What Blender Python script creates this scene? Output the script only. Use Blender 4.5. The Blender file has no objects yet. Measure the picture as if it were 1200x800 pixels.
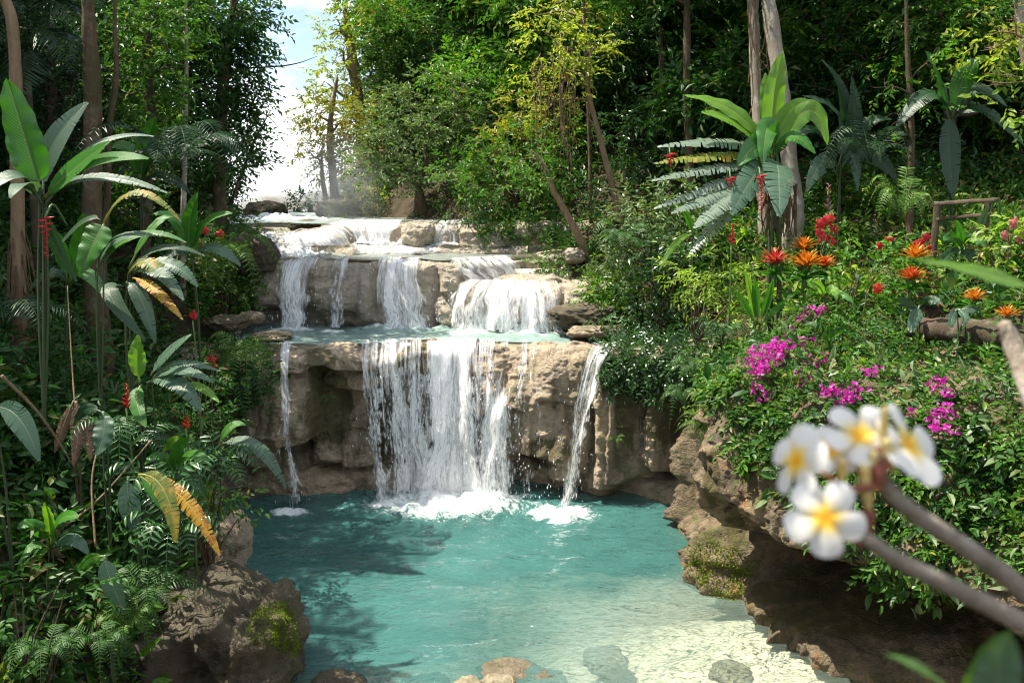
import bpy, math, random
import numpy as np
from mathutils import Vector
rng = np.random.default_rng(7)
SC = bpy.context.scene
COL = SC.collection
# ------------------------------------------------------------ camera model
TH = math.radians(10.0); FPX = 28/36*1200; CAMZ = 6.0
def ray(px, py):
    xn = (px-600)/FPX; yn = (py-400)/FPX
    return np.array([xn, math.cos(TH)-yn*math.sin(TH), -math.sin(TH)-yn*math.cos(TH)])
def P(px, py, Y):
    "point at world depth Y seen in direction px,py of the photograph"
    d = ray(px, py); return np.array([0, 0, CAMZ]) + d*(Y/d[1])
def proj(p):
    x, y, z = p[..., 0], p[..., 1], p[..., 2]-CAMZ
    c, s = math.cos(TH), math.sin(TH)
    depth = y*c - z*s; up = y*s + z*c
    return 600+FPX*x/depth, 400-FPX*up/depth
def M(px, Y):
    "metres spanned by px photo pixels at depth Y"
    return px*Y/FPX
# ------------------------------------------------------------ numpy noise
def _h(ix, iy, iz, seed):
    n = (ix*374761393 + iy*668265263 + iz*2147483647 + seed*1274126177) & 0xFFFFFFFF
    n = ((n ^ (n >> 13))*1274126177) & 0xFFFFFFFF
    n = ((n ^ (n >> 16))*2246822519) & 0xFFFFFFFF
    return ((n ^ (n >> 15)) & 0xFFFFFF)/float(0xFFFFFF)
def vnoise(p, seed=0):
    p = np.asarray(p, float); i = np.floor(p).astype(np.int64); f = p-i
    f = f*f*f*(f*(f*6-15)+10); r = 0
    for dx in (0, 1):
        wx = f[..., 0] if dx else 1-f[..., 0]
        for dy in (0, 1):
            wy = f[..., 1] if dy else 1-f[..., 1]
            for dz in (0, 1):
                wz = f[..., 2] if dz else 1-f[..., 2]
                r = r + _h(i[..., 0]+dx, i[..., 1]+dy, i[..., 2]+dz, seed)*wx*wy*wz
    return r*2-1
def fbm(p, oct=4, seed=0, gain=.5):
    a, r, p = 1.0, 0, np.asarray(p, float)
    for o in range(oct):
        r = r + a*vnoise(p, seed+o*17); p = p*2.03+13.7; a *= gain
    return r
def ridged(p, oct=4, seed=0):
    a, r, p = 1.0, 0, np.asarray(p, float)
    for o in range(oct):
        r = r + a*(1-2*np.abs(vnoise(p, seed+o*17))); p = p*2.1+5.1; a *= .5
    return r
def sstep(a, b, x):
    t = np.clip((x-a)/(b-a), 0, 1); return t*t*(3-2*t)
def nrm(v):
    return v/np.maximum(np.linalg.norm(v, axis=-1, keepdims=True), 1e-9)
# ------------------------------------------------------------ objects
def tag(o, label=None, cat=None, group=None, kind=None):
    if label: o['label'] = label
    if cat: o['category'] = cat
    if group: o['group'] = group
    if kind: o['kind'] = kind
    return o
def thing(name, label, cat, loc, group=None):
    o = bpy.data.objects.new(name, None); COL.objects.link(o)
    o.location = tuple(float(c) for c in loc); o.empty_display_size = .1
    return tag(o, label, cat, group)
def wloc(o):
    r = np.zeros(3)
    while o is not None:
        r += np.array(o.location); o = o.parent
    return r
def mk(name, V, quads=None, tris=None, mat=None, parent=None, uv=None, attrs=None, smooth=True):
    V = np.asarray(V, np.float32)
    if parent is not None: V = V - wloc(parent).astype(np.float32)
    q = np.zeros((0, 4), np.int32) if quads is None or len(quads) == 0 else np.asarray(quads, np.int32)
    t = np.zeros((0, 3), np.int32) if tris is None or len(tris) == 0 else np.asarray(tris, np.int32)
    me = bpy.data.meshes.new(name)
    me.vertices.add(len(V)); me.vertices.foreach_set('co', V.ravel())
    loops = np.concatenate([q.ravel(), t.ravel()])
    me.loops.add(len(loops)); me.loops.foreach_set('vertex_index', loops)
    st = np.concatenate([np.arange(len(q))*4, len(q)*4+np.arange(len(t))*3]).astype(np.int32)
    me.polygons.add(len(st)); me.polygons.foreach_set('loop_start', st)
    if uv is not None:
        l = me.uv_layers.new(name='UVMap'); l.data.foreach_set('uv', np.asarray(uv, np.float32)[loops].ravel())
    for k, a in (attrs or {}).items():
        at = me.attributes.new(k, 'FLOAT', 'POINT'); at.data.foreach_set('value', np.asarray(a, np.float32).ravel())
    me.polygons.foreach_set('use_smooth', np.full(len(st), smooth))
    me.update(calc_edges=True); me.validate()
    if mat is not None: me.materials.append(mat)
    o = bpy.data.objects.new(name, me); COL.objects.link(o)
    if parent is not None: o.parent = parent
    return o
class MB:
    "collects pieces into one mesh"
    def __init__(s): s.V, s.Q, s.T, s.U, s.n = [], [], [], [], 0
    def add(s, V, quads=None, tris=None, uv=None):
        V = np.asarray(V, float).reshape(-1, 3)
        s.V.append(V); s.U.append(np.zeros((len(V), 2)) if uv is None else np.asarray(uv).reshape(-1, 2))
        if quads is not None and len(quads): s.Q.append(np.asarray(quads)+s.n)
        if tris is not None and len(tris): s.T.append(np.asarray(tris)+s.n)
        s.n += len(V); return s
    def build(s, name, mat, parent=None, smooth=True):
        return mk(name, np.concatenate(s.V), np.concatenate(s.Q) if s.Q else None, np.concatenate(s.T) if s.T else None,
                  mat, parent, np.concatenate(s.U), None, smooth)
def gridq(nr, nc, closed=False):
    r = np.arange(nr-1)[:, None]; c = np.arange(nc if closed else nc-1)[None, :]; c2 = (c+1) % nc
    return np.stack([r*nc+c, r*nc+c2, (r+1)*nc+c2, (r+1)*nc+c], -1).reshape(-1, 4)
def smooth_path(pts, n):
    pts = np.asarray(pts, float)
    if len(pts) == 2: return pts[0]+(pts[1]-pts[0])*np.linspace(0, 1, n)[:, None]
    pp = np.vstack([2*pts[0]-pts[1], pts, 2*pts[-1]-pts[-2]])
    t = np.linspace(0, len(pts)-1-1e-6, n); i = t.astype(int); f = (t-i)[:, None]
    a, b, c, d = pp[i], pp[i+1], pp[i+2], pp[i+3]
    return .5*((2*b)+(-a+c)*f+(2*a-5*b+4*c-d)*f*f+(-a+3*b-3*c+d)*f**3)
def tube(pts, rad, n=None, sides=8, rough=0.0, seed=0, cap=True):
    "tapering tube along a smooth path: V, Q, T, uv"
    n = n or max(4, len(pts)*5); c = smooth_path(pts, n)
    rad = np.asarray(rad, float)
    rad = np.interp(np.linspace(0, 1, n), np.linspace(0, 1, len(rad)), rad) if rad.ndim else np.full(n, float(rad))
    t = nrm(np.gradient(c, axis=0)); ref = np.array([0.31, .95, .12]) if abs(t[n//2][1]) < .8 else np.array([1., 0, 0.1])
    a = nrm(np.cross(t, ref)); b = np.cross(t, a)
    th = np.linspace(0, 2*np.pi, sides, endpoint=False)
    ring = np.cos(th)[None, :, None]*a[:, None]+np.sin(th)[None, :, None]*b[:, None]
    R = np.repeat(rad[:, None], sides, 1)
    if rough: R = R*(1+rough*fbm((c[:, None]+ring*rad[:, None, None])*(1.2/np.maximum(rad.max(), .02)), 3, seed))
    V = c[:, None]+ring*R[..., None]
    L = np.concatenate([[0], np.cumsum(np.linalg.norm(np.diff(c, axis=0), axis=1))])
    uv = np.stack(np.broadcast_arrays(th[None, :]/(2*np.pi), L[:, None]), -1)
    V = V.reshape(-1, 3); Q = gridq(n, sides, True); T = []
    if cap:
        V = np.vstack([V, c[0], c[-1]+t[-1]*rad[-1]*.5]); k = len(V)
        T = [(k-2, (j+1) % sides, j) for j in range(sides)]+[(k-1, (n-1)*sides+j, (n-1)*sides+(j+1) % sides) for j in range(sides)]
        uv = np.vstack([uv.reshape(-1, 2), [[.5, 0], [.5, 1]]])
    return V, Q, T, uv.reshape(-1, 2)
# ------------------------------------------------------------ materials
class NT:
    def __init__(s, name):
        s.m = bpy.data.materials.new(name); s.m.use_nodes = True; s.t = s.m.node_tree; s.t.nodes.clear()
        s.out = s.n('ShaderNodeOutputMaterial')
    def n(s, ty, **kw):
        o = s.t.nodes.new(ty)
        for k, v in kw.items(): setattr(o, k, v)
        return o
    def l(s, a, b): s.t.links.new(a, b)
    def put(s, sock, v):
        if isinstance(v, bpy.types.NodeSocket): s.l(v, sock)
        elif sock.type == 'RGBA': sock.default_value = (*v, 1) if len(v) == 3 else v
        else: sock.default_value = v
    def math(s, op, a, b=0.0, c=0.0, clamp=False):
        m = s.n('ShaderNodeMath', operation=op, use_clamp=clamp)
        s.put(m.inputs[0], a); s.put(m.inputs[1], b)
        if op in ('MULTIPLY_ADD', 'SMOOTH_MIN', 'COMPARE'): s.put(m.inputs[2], c)
        return m.outputs[0]
    def mix(s, f, a, b, blend='MIX'):
        m = s.n('ShaderNodeMix', data_type='RGBA', blend_type=blend)
        s.put(m.inputs[0], f); s.put(m.inputs[6], a); s.put(m.inputs[7], b); return m.outputs[2]
    def ramp(s, f, stops, interp='LINEAR'):
        r = s.n('ShaderNodeValToRGB'); r.color_ramp.interpolation = interp
        e = r.color_ramp.elements
        while len(e) < len(stops): e.new(.5)
        for i, (p, c) in enumerate(stops):
            e[i].position = p; c = (c, c, c) if not hasattr(c, '__len__') else c; e[i].color = (*c, 1)
        s.put(r.inputs[0], f); return r.outputs[0]
    def noise(s, vec, scale, detail=4, rough=.55, dist=0, dim='3D'):
        n = s.n('ShaderNodeTexNoise', noise_dimensions=dim); s.put(n.inputs['Vector'], vec)
        n.inputs['Scale'].default_value = scale; n.inputs['Detail'].default_value = detail
        n.inputs['Roughness'].default_value = rough; n.inputs['Distortion'].default_value = dist
        return n.outputs['Fac']
    def scale(s, vec, sx, sy, sz):
        m = s.n('ShaderNodeMapping'); s.l(vec, m.inputs[0]); m.inputs['Scale'].default_value = (sx, sy, sz); return m.outputs[0]
    def pos(s): return s.n('ShaderNodeNewGeometry').outputs['Position']
    def obj(s): return s.n('ShaderNodeTexCoord').outputs['Object']
    def uv(s): return s.n('ShaderNodeTexCoord').outputs['UV']
    def attr(s, nm): return s.n('ShaderNodeAttribute', attribute_name=nm).outputs['Fac']
    def isl(s): return s.n('ShaderNodeNewGeometry').outputs['Random Per Island']
    def bump(s, h, strength=.5, dist=.05, nor=None):
        b = s.n('ShaderNodeBump'); b.inputs['Strength'].default_value = strength; b.inputs['Distance'].default_value = dist
        s.l(h, b.inputs['Height'])
        if nor is not None: s.l(nor, b.inputs['Normal'])
        return b.outputs[0]
    def bsdf(s, col, rough=.6, spec=.5, nor=None, **kw):
        b = s.n('ShaderNodeBsdfPrincipled'); s.put(b.inputs['Base Color'], col); s.put(b.inputs['Roughness'], rough)
        s.put(b.inputs['Specular IOR Level'], spec)
        if nor is not None: s.l(nor, b.inputs['Normal'])
        for k, v in kw.items(): s.put(b.inputs[k.replace('_', ' ')], v)
        return b.outputs[0]
    def mixs(s, f, a, b):
        m = s.n('ShaderNodeMixShader'); s.put(m.inputs[0], f); s.l(a, m.inputs[1]); s.l(b, m.inputs[2]); return m.outputs[0]
    def done(s, sh): s.l(sh, s.out.inputs['Surface']); return s.m
def rgb(*c): return np.array(c, float)
def leaf_mat(name, c1, c2, c3=None, trans=.35, rough=.42, spec=.5, tcol=None, p3=.08):
    "small leaves: colour varies leaf by leaf and slowly through the crown"
    n = NT(name); r = n.isl()
    col = n.mix(r, c1, c2)
    w = n.ramp(n.noise(n.pos(), .9, 3), [(.35, 0), (.65, 1)])
    col = n.mix(n.math('MULTIPLY', w, .45), col, tuple(np.array(c2)*1.25))
    if c3 is not None: col = n.mix(n.math('LESS_THAN', n.math('FRACT', n.math('MULTIPLY', r, 7.31)), p3), col, c3)
    b = n.bsdf(col, rough, spec)
    t = n.n('ShaderNodeBsdfTranslucent')
    n.put(t.inputs[0], n.mix(1.0, col, tcol or (1.5, 1.7, .7), 'MULTIPLY'))
    return n.done(n.mixs(trans, b, t.outputs[0]))
def blade_mat(name, c1, c2, rib=(.16, .22, .06), trans=.3, rough=.38, nv=34, blotch=None, spec=.6):
    "big blades: pale midrib and fine side veins in the leaf's own uv"
    n = NT(name); sp = n.n('ShaderNodeSeparateXYZ'); n.l(n.uv(), sp.inputs[0]); u, v = sp.outputs[0], sp.outputs[1]
    a = n.math('ABSOLUTE', n.math('SUBTRACT', u, .5))
    vein = n.math('SINE', n.math('MULTIPLY', n.math('SUBTRACT', v, n.math('MULTIPLY', a, .35)), nv*6.283))
    big = n.noise(n.obj(), 3.0, 3)
    oi = n.n('ShaderNodeObjectInfo').outputs['Random']
    col = n.mix(n.math('ADD', n.math('MULTIPLY', big, .7), n.math('MULTIPLY', oi, .4), clamp=True), c1, c2)
    col = n.mix(n.math('MULTIPLY', n.ramp(vein, [(.6, 0), (1, 1)]), .14), col, rib)
    if blotch is not None:
        col = n.mix(n.ramp(n.noise(n.obj(), 7.0, 5, .7), [(.5, 0), (.6, 1)]), col, blotch)
    col = n.mix(n.ramp(n.noise(n.obj(), 24, 4, .7), [(.66, 0), (.74, .8)]), col, (.10, .07, .025))
    col = n.mix(n.ramp(a, [(.012, 1), (.03, 0)]), col, rib)
    nor = n.bump(n.math('ADD', n.math('MULTIPLY', vein, .5), n.math('MULTIPLY', n.noise(n.obj(), 18, 3), 1.4)), .35, .006)
    b = n.bsdf(col, rough, spec, nor)
    t = n.n('ShaderNodeBsdfTranslucent'); n.put(t.inputs[0], n.mix(1.0, col, (1.7, 1.8, .6), 'MULTIPLY'))
    return n.done(n.mixs(trans, b, t.outputs[0]))
def plain_mat(name, c1, c2=None, rough=.6, sc=6, trans=0, spec=.4, bumpd=.0):
    n = NT(name); col = n.mix(n.ramp(n.noise(n.obj(), sc, 4), [(.35, 0), (.65, 1)]), c1, c2 if c2 is not None else tuple(np.array(c1)*.7))
    nor = n.bump(n.noise(n.obj(), sc*4, 4), .5, bumpd) if bumpd else None
    b = n.bsdf(col, rough, spec, nor)
    if trans:
        t = n.n('ShaderNodeBsdfTranslucent'); n.put(t.inputs[0], col); b = n.mixs(trans, b, t.outputs[0])
    return n.done(b)
def bark_mat(name, c1, c2, lichen=None, moss=0.0):
    n = NT(name); p = n.obj()
    f = n.noise(n.scale(p, 5, 5, 1.2), 2.0, 6, .65)
    col = n.mix(n.ramp(f, [(.35, 0), (.65, 1)]), c1, c2)
    if lichen is not None: col = n.mix(n.ramp(n.noise(p, 4.0, 5, .7), [(.52, 0), (.62, .8)]), col, lichen)
    if moss: col = n.mix(n.math('MULTIPLY', n.ramp(n.noise(p, 1.7, 5, .7), [(.45, 0), (.6, 1)]), moss), col, (.035, .05, .012))
    h = n.math('ADD', n.noise(n.scale(p, 9, 9, 2), 3, 5, .7), n.math('MULTIPLY', n.noise(p, 30, 3), .3))
    return n.done(n.bsdf(col, .85, .25, n.bump(h, .8, .03)))
def rock_mat(name, c1, c2, c3, stain=.5, moss=.3, wet=.25, scale=1.0, mossc=(.055, .075, .012), rust=0.0):
    n = NT(name); p = n.pos()
    big = n.noise(p, .9*scale, 6, .6, .6)
    col = n.mix(n.ramp(big, [(.35, 0), (.62, 1)]), c1, c2)
    col = n.mix(n.ramp(n.noise(p, 5*scale, 5, .65), [(.5, 0), (.68, .7)]), col, c3)
    str_ = n.noise(n.scale(p, 2.6, 2.6, .35), 1.0*scale, 6, .65, .4)                 # mineral streaks that run down the face
    col = n.mix(n.ramp(n.noise(p, .45*scale, 3, .5), [(.42, 0), (.6, .55)]), col, tuple(np.array(c3)*np.array([.85, .95, 1.1])))
    col = n.mix(n.math('MULTIPLY', n.ramp(str_, [(.47, 0), (.63, 1)]), stain), col, (.06, .05, .035))
    if rust: col = n.mix(n.math('MULTIPLY', n.ramp(n.noise(n.scale(p, 3, 3, .5), 1.1, 5, .6, .3), [(.56, 0), (.66, 1)]), rust), col, (.33, .13, .035))
    sp = n.n('ShaderNodeSeparateXYZ'); n.l(n.n('ShaderNodeNewGeometry').outputs['Normal'], sp.inputs[0])
    mf = n.math('MULTIPLY', n.ramp(n.noise(p, 1.5*scale, 6, .7), [(.5, 0), (.6, 1)]), n.ramp(sp.outputs[2], [(.0, .35), (.6, 1)]))
    mf = n.math('MULTIPLY', mf, moss)
    col = n.mix(mf, col, mossc)
    alg_shade = n.attr('algae_shade')  # algae film; on the right bank also the hollow's shade put into the colour
    col = n.mix(n.math('MULTIPLY', n.ramp(n.math('ADD', alg_shade, n.math('MULTIPLY', n.math('SUBTRACT', n.noise(n.scale(p, 2.5, 2.5, .8), 1.6, 6, .7), .5), 1.3)), [(.42, 0), (.62, 1)]), .85), col, n.mix(n.noise(p, 3.1, 4), (.035, .03, .012), (.10, .085, .022)))
    rip = n.noise(n.scale(p, 1, 1, 2.6), 11*scale, 4, .6, 1.6)
    h = n.math('ADD', n.math('MULTIPLY', rip, .8), n.math('MULTIPLY', n.noise(p, 5*scale, 7, .7), 1.2))
    h = n.math('ADD', h, n.math('MULTIPLY', n.noise(p, 60, 3), .12))
    vo = n.n('ShaderNodeTexVoronoi', feature='DISTANCE_TO_EDGE'); wv = n.n('ShaderNodeVectorMath', operation='ADD')
    nz = n.n('ShaderNodeTexNoise'); nz.inputs['Scale'].default_value = 1.6; nz.inputs['Detail'].default_value = 4; n.l(p, nz.inputs['Vector'])
    n.l(n.scale(p, 1, 1, 1.5), wv.inputs[0]); n.l(nz.outputs['Color'], wv.inputs[1]); n.l(wv.outputs[0], vo.inputs['Vector']); vo.inputs['Scale'].default_value = 1.5*scale
    crack = n.ramp(vo.outputs['Distance'], [(0, 0), (.05, 1)])
    h = n.math('ADD', h, n.math('MULTIPLY', crack, .28))
    pit = n.ramp(n.noise(p, 17*scale, 5, .75), [(.30, 0), (.42, 1)])
    h = n.math('ADD', h, n.math('MULTIPLY', pit, .35))
    rough = n.ramp(n.noise(p, .7, 3), [(.4, .85-wet), (.6, .85)])
    return n.done(n.bsdf(col, rough, .4, n.bump(h, .85, .085)))
# ------------------------------------------------------------ materials of the setting
M_ROCK = rock_mat('limestone', (.40, .30, .20), (.51, .40, .285), (.30, .215, .135), .62, .5, .35)
M_ROCKT = rock_mat('pale_limestone', (.46, .38, .28), (.56, .48, .37), (.34, .27, .19), .35, .25, .3, 1.3)
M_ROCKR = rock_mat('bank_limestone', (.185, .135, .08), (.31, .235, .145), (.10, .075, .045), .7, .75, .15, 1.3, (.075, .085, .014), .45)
M_DARKROCK = rock_mat('dark_boulder', (.12, .095, .058), (.21, .17, .11), (.07, .055, .032), .5, .35, .25, 1.8)
M_SANDROCK = rock_mat('submerged_rock', (.36, .30, .20), (.46, .39, .27), (.24, .20, .13), .2, .3, .35, 2)
def soil():
    n = NT('bank_soil'); p = n.pos()
    col = n.mix(n.ramp(n.noise(p, 2.2, 6, .65), [(.35, 0), (.65, 1)]), (.026, .020, .012), (.07, .05, .03))
    col = n.mix(n.ramp(n.noise(p, 9, 4, .6), [(.55, 0), (.65, .6)]), col, (.035, .05, .012))
    sand = n.attr('sand')
    s = n.mix(n.ramp(n.noise(p, 3.5, 6, .65), [(.35, 0), (.65, 1)]), (.62, .55, .42), (.67, .61, .47))
    s = n.mix(n.ramp(n.noise(p, 14, 4, .65), [(.58, 0), (.78, .25)]), s, (.46, .40, .28))
    return n.done(n.bsdf(n.mix(sand, col, s), .9, .2, n.bump(n.noise(p, 12, 6, .7), .8, .06)))
M_SOIL = soil()
# ------------------------------------------------------------ lie of the land
LY = [-8, 3, 5, 7, 9.2, 10.9, 12, 14.4, 16, 18.8, 21.5, 30, 45, 80]
LX = [-9, -4.2, -3.5, -3.5, -3.7, -4.2, -4.7, -5.7, -6.0, -6.7, -7.7, -10.2, -15.2, -27]
RY = [-8, 5, 7.5, 9.2, 10.4, 11.4, 12.2, 13.6, 14.8, 16, 17, 18.8, 21.5, 25, 30, 45, 80]
RX = [11, 8, 6.2, 4.8, 4.0, 3.4, 3.3, 3.65, 3.6, 2.9, 2.3, 2.0, .2, -3, -6.3, -10.6, -19]
def xl(y): return np.interp(y, LY, LX)
def xr(y): return np.interp(y, RY, RX)
def height(x, y):
    x, y = np.asarray(x, float), np.asarray(y, float)
    L, R = xl(y), xr(y)
    zf = np.where(y < 16.95, -1.1, np.where(y < 19.55, 2.85, np.where(y < 22.3, 4.35, 5.25)))
    # pool floor: deep turquoise middle, pale sand shelf near right
    c = np.stack([x*.7, y*.7, x*0], -1)
    shelf = np.maximum(sstep(4.4, .1, np.hypot((x-4.4)*.75, (y-9.0)*1.0)-1.0), sstep(10.2, 8.0, y))
    deep = -1.5+1.35*shelf+.10*fbm(c, 3, 3)
    zf = np.where(y < 16.95, deep, zf)
    near = np.clip(8.3-y, 0, None)
    zf = np.where(y < 8.5, np.maximum(zf, np.minimum(-.15+near*.62, 4.2)), zf)
    Hl = np.interp(y, [-8, 3, 6, 10, 14, 18, 30, 60], [4.6, 4.2, 3.0, 3.3, 4.2, 6.0, 7.4, 8])
    zb = np.where(y < 16.5, -.35, np.where(y < 19, 3.0, np.where(y < 21.7, 4.5, 5.35)))
    dl = L-x
    hl = zb+(np.maximum(Hl-zb, .3))*(1-np.exp(-np.clip(dl, 0, None)/1.5))+.22*np.clip(dl-1, 0, 14)
    Hr = np.interp(y, [-8, 3, 6, 9, 13, 16, 19, 22, 30, 60], [4.4, 4.2, 3.7, 3.6, 3.7, 3.5, 4.6, 5.5, 6.2, 6.5])
    dr = x-R
    ho = 1.95*sstep(13.4, 11.6, y)
    zr = np.where(y < 16.5, deep, zb)
    hr = zr+(Hr-zr)*sstep(.35, 1.3-.3*ho/1.75, dr-ho)+.42*np.clip(dr-1, 0, 4.2)+.06*np.clip(dr-5, 0, 20)
    nz = .18*fbm(np.stack([x*.6, y*.6, x*0], -1), 4, 11)
    z = np.where(dl > 0, np.maximum(hl+nz*sstep(0, 1, dl), np.where(y < 8.5, zf, -9)), zf)
    z = np.where(dr > 0, np.maximum(hr+nz*sstep(.3, 1.2, dr), np.where(y < 8.5, zf, -9)), z)
    return np.where(y > 44, np.minimum(z, 5.3-np.clip(y-48, 0, 60)*.3)*sstep(44, 52, y)+z*(1-sstep(44, 52, y)), z)
def hgt(x, y): return float(height(np.array([x]), np.array([y]))[0])
xs = np.concatenate([np.linspace(-300, -40, 14)[:-1], np.linspace(-40, -13, 40)[:-1], np.linspace(-13, 11, 170)[:-1], np.linspace(11, 40, 40)[:-1], np.linspace(40, 300, 14)])
ys = np.concatenate([np.linspace(-120, -8, 10)[:-1], np.linspace(-8, 6, 40)[:-1], np.linspace(6, 24, 140)[:-1], np.linspace(24, 60, 70)[:-1], np.linspace(60, 400, 18)])
X, Y = np.meshgrid(xs, ys); Z = height(X, Y)
inpool = (Z < .6) & (Y < 17) & (X < xr(Y)+.8) & (X > xl(Y)-.3)
sand = np.where(inpool | ((Y > 16.9) & (X > xl(Y)) & (X < xr(Y))), 1.0, 0.0)*np.where(Z < .6, sstep(.5, .15, Z), 1)
tag(mk('terrain', np.stack([X, Y, Z], -1).reshape(-1, 3), gridq(len(ys), len(xs)), None, M_SOIL, attrs={'sand': sand}), 'dark leaf-littered earth of the banks and the pale pool bed', None, None, 'structure')
# ------------------------------------------------------------ rock faces
class Facade:
    def __init__(s, pts, seed=0, lip=.3, amp=.16, recess=None, gain=1.25):
        s.gain = gain
        "pts: x, y, ztop along the foot of the face, left to right as seen from the pool"
        s.c = smooth_path(np.array(pts, float), 400); d = np.linalg.norm(np.diff(s.c[:, :2], axis=0), axis=1)
        s.S = np.concatenate([[0], np.cumsum(d)]); s.len = s.S[-1]
        t = nrm(np.gradient(s.c[:, :2], axis=0)); s.N = np.stack([t[:, 1], -t[:, 0]], -1)
        k = np.ones(31)/31
        s.N = nrm(np.stack([np.convolve(np.pad(s.N[:, j], 15, 'edge'), k, 'valid') for j in (0, 1)], -1))
        s.seed, s.lip, s.amp, s.bul, s.recess = seed, lip, amp, [], recess
    def at(s, q):
        f = lambda a: np.interp(q, s.S, a)
        return f(s.c[:, 0]), f(s.c[:, 1]), f(s.c[:, 2]), f(s.N[:, 0]), f(s.N[:, 1])
    def s_px(s, px, py=480):
        z = s.z_px(py); u, _ = proj(np.stack([s.c[:, 0], s.c[:, 1], z], -1)); return float(s.S[np.argmin(np.abs(u-px))])
    def z_px(s, py):
        d = ray(600, py); return CAMZ+s.c[:, 1]*d[2]/d[1]
    def bulge(s, px, y0, y1, hw, dep, sharp=.12):
        q = s.s_px(px, (y0+y1)/2); Yc = float(np.interp(q, s.S, s.c[:, 1]))
        z0 = CAMZ+Yc*ray(600, y0)[2]/ray(600, y0)[1]; z1 = CAMZ+Yc*ray(600, y1)[2]/ray(600, y1)[1]
        s.bul.append((q, z0, z1, M(hw, Yc), dep, sharp))
    def off(s, q, z):
        x, y, zt, nx, ny = s.at(q)
        p = np.stack([x, y, z], -1)
        o = s.amp*fbm(p*np.array([.9, .9, .75]), 2, s.seed)
        if s.recess: o = o+s.recess(q, z, x, y)
        for (q0, z0, z1, hw, dep, sharp) in s.bul:
            wob = .16*hw*vnoise(np.stack([z*1.7, q*.3, q*0+q0], -1), 5)
            a = np.clip(1-((q-q0+wob)/hw)**2, 0, 1)**.5
            t = (z0-z)/(z0-z1)
            jag = z1+.12*vnoise(np.stack([q*2.3, q*0+z0, q*0], -1), 9)
            f = np.where(t < 0, np.exp(-(t*4)**2)*.35, .35+.65*np.sin(np.clip(t, 0, 1)*1.57))*sstep(jag-sharp, jag+sharp*.6, z)
            o = o+np.clip(a*2.5, 0, 1)*np.clip(o*.3+dep*s.gain*a*f-o, 0, None)*(f > .001)
        r = s.lip; e = np.clip((z-(zt-r))/r, 0, 1)
        return o - r*(1-np.sqrt(np.clip(1-e*e, 0, 1)))
    def mesh(s, name, mat, label, zbot, nu, nv, nb=24, back=1.8, rise=.06, fine=.06, strata=0.0, algae_shade=(), grain=(1.6, 1.6, 2.6)):
        q = np.linspace(0, s.len, nu)[None, :]; v = np.linspace(0, 1, nv)[:, None]
        x, y, zt, nx, ny = s.at(q)
        zt = zt+.10*fbm(np.stack([x*1.1, y*1.1, x*0], -1), 3, s.seed+3)
        z = zbot+(zt-zbot)*v**.9
        o = s.off(q+0*z, z)
        px, py = x+nx*o, y+ny*o
        vb = np.linspace(0, 1, nb+1)[1:, None]
        ob = s.off(q, zt)-back*vb**1.3
        zb = zt+rise*vb
        X_ = np.vstack([px, x+nx*ob]); Y_ = np.vstack([py, y+ny*ob]); Z_ = np.vstack([z, zb])
        V = np.stack([X_, Y_, Z_], -1)
        d = fine*(ridged(V*np.array(grain), 5, s.seed+7)-.3)+.035*fbm(V*7, 3, s.seed+9)
        if strata: d = d+strata*(np.abs(((V[..., 2]*4.2+.5*fbm(V*.8, 2, 4)) % 1)-.5)-.25)
        wt = np.concatenate([np.ones(nv), np.linspace(1, .35, nb)])[:, None]
        up = np.concatenate([np.linspace(0, .1, nv), np.linspace(.5, 1, nb)])[:, None]
        V[..., 0] += nx*d*wt*(1-up); V[..., 1] += ny*d*wt*(1-up); V[..., 2] += d*wt*up
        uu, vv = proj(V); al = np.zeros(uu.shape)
        for (ax_, ay_, arx, ary) in algae_shade: al = np.maximum(al, 1.1*np.exp(-((uu-ax_)/arx)**2-((vv-ay_)/ary)**2))
        return tag(mk(name, V.reshape(-1, 3), gridq(nv+nb, nu), None, mat, attrs={'algae_shade': al}), label, None, None, 'structure')
# lower cliff, 3 m high, round the back of the pool
zl = lambda px, py, Yd: float(P(px, py, Yd)[2])
C1 = Facade([(-8.6, 15.0, 3.15), (-6.3, 15.6, 3.12), (-4.6, 16.05, 3.08), (-2.4, 16.35, 3.08), (-.8, 16.5, 3.05), (.7, 16.4, 3.02), (1.7, 16.2, 3.06), (2.5, 15.75, 3.1), (3.15, 15.1, 3.25), (3.7, 14.5, 3.4)], 1, .28, .14,
            lambda q, z, x, y: -.38*sstep(1.45, 1.15, z)*sstep(.2, .5, z)*sstep(-5.0, -4.4, x)*sstep(-2.0, -2.8, x)+.30*sstep(.85, .3, z+.12*np.sin(x*2.1))-.28*sstep(1.6, .9, z)*sstep(-2.5, -1.5, x)
            - .9*sstep(1.9, 2.6, x)*sstep(.25, .6, z)*sstep(2.9, 2.3, z) - .2*sstep(2.75, 2.5, z)*sstep(.7, 1.1, z)*sstep(-4.6, -4.2, x)*sstep(-2.2, -2.9, x), 1.75)
for b in [(338, 425, 512, 40, .5), (304, 405, 540, 24, .3), (395, 402, 428, 90, .42, .06), (425, 425, 450, 55, .34, .05), (385, 455, 535, 22, .2), (425, 470, 540, 25, .25),
          (500, 415, 520, 55, .3), (575, 410, 480, 40, .36), (600, 440, 520, 30, .42), (620, 425, 470, 35, .35), (655, 402, 465, 38, .40), (640, 452, 522, 34, .52), (670, 462, 548, 30, .55), (690, 400, 470, 34, .3),
          (718, 430, 560, 18, .5), (742, 420, 556, 22, .45), (770, 430, 545, 16, .4), (700, 500, 570, 25, .25)]:
    C1.bulge(*b)
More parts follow.
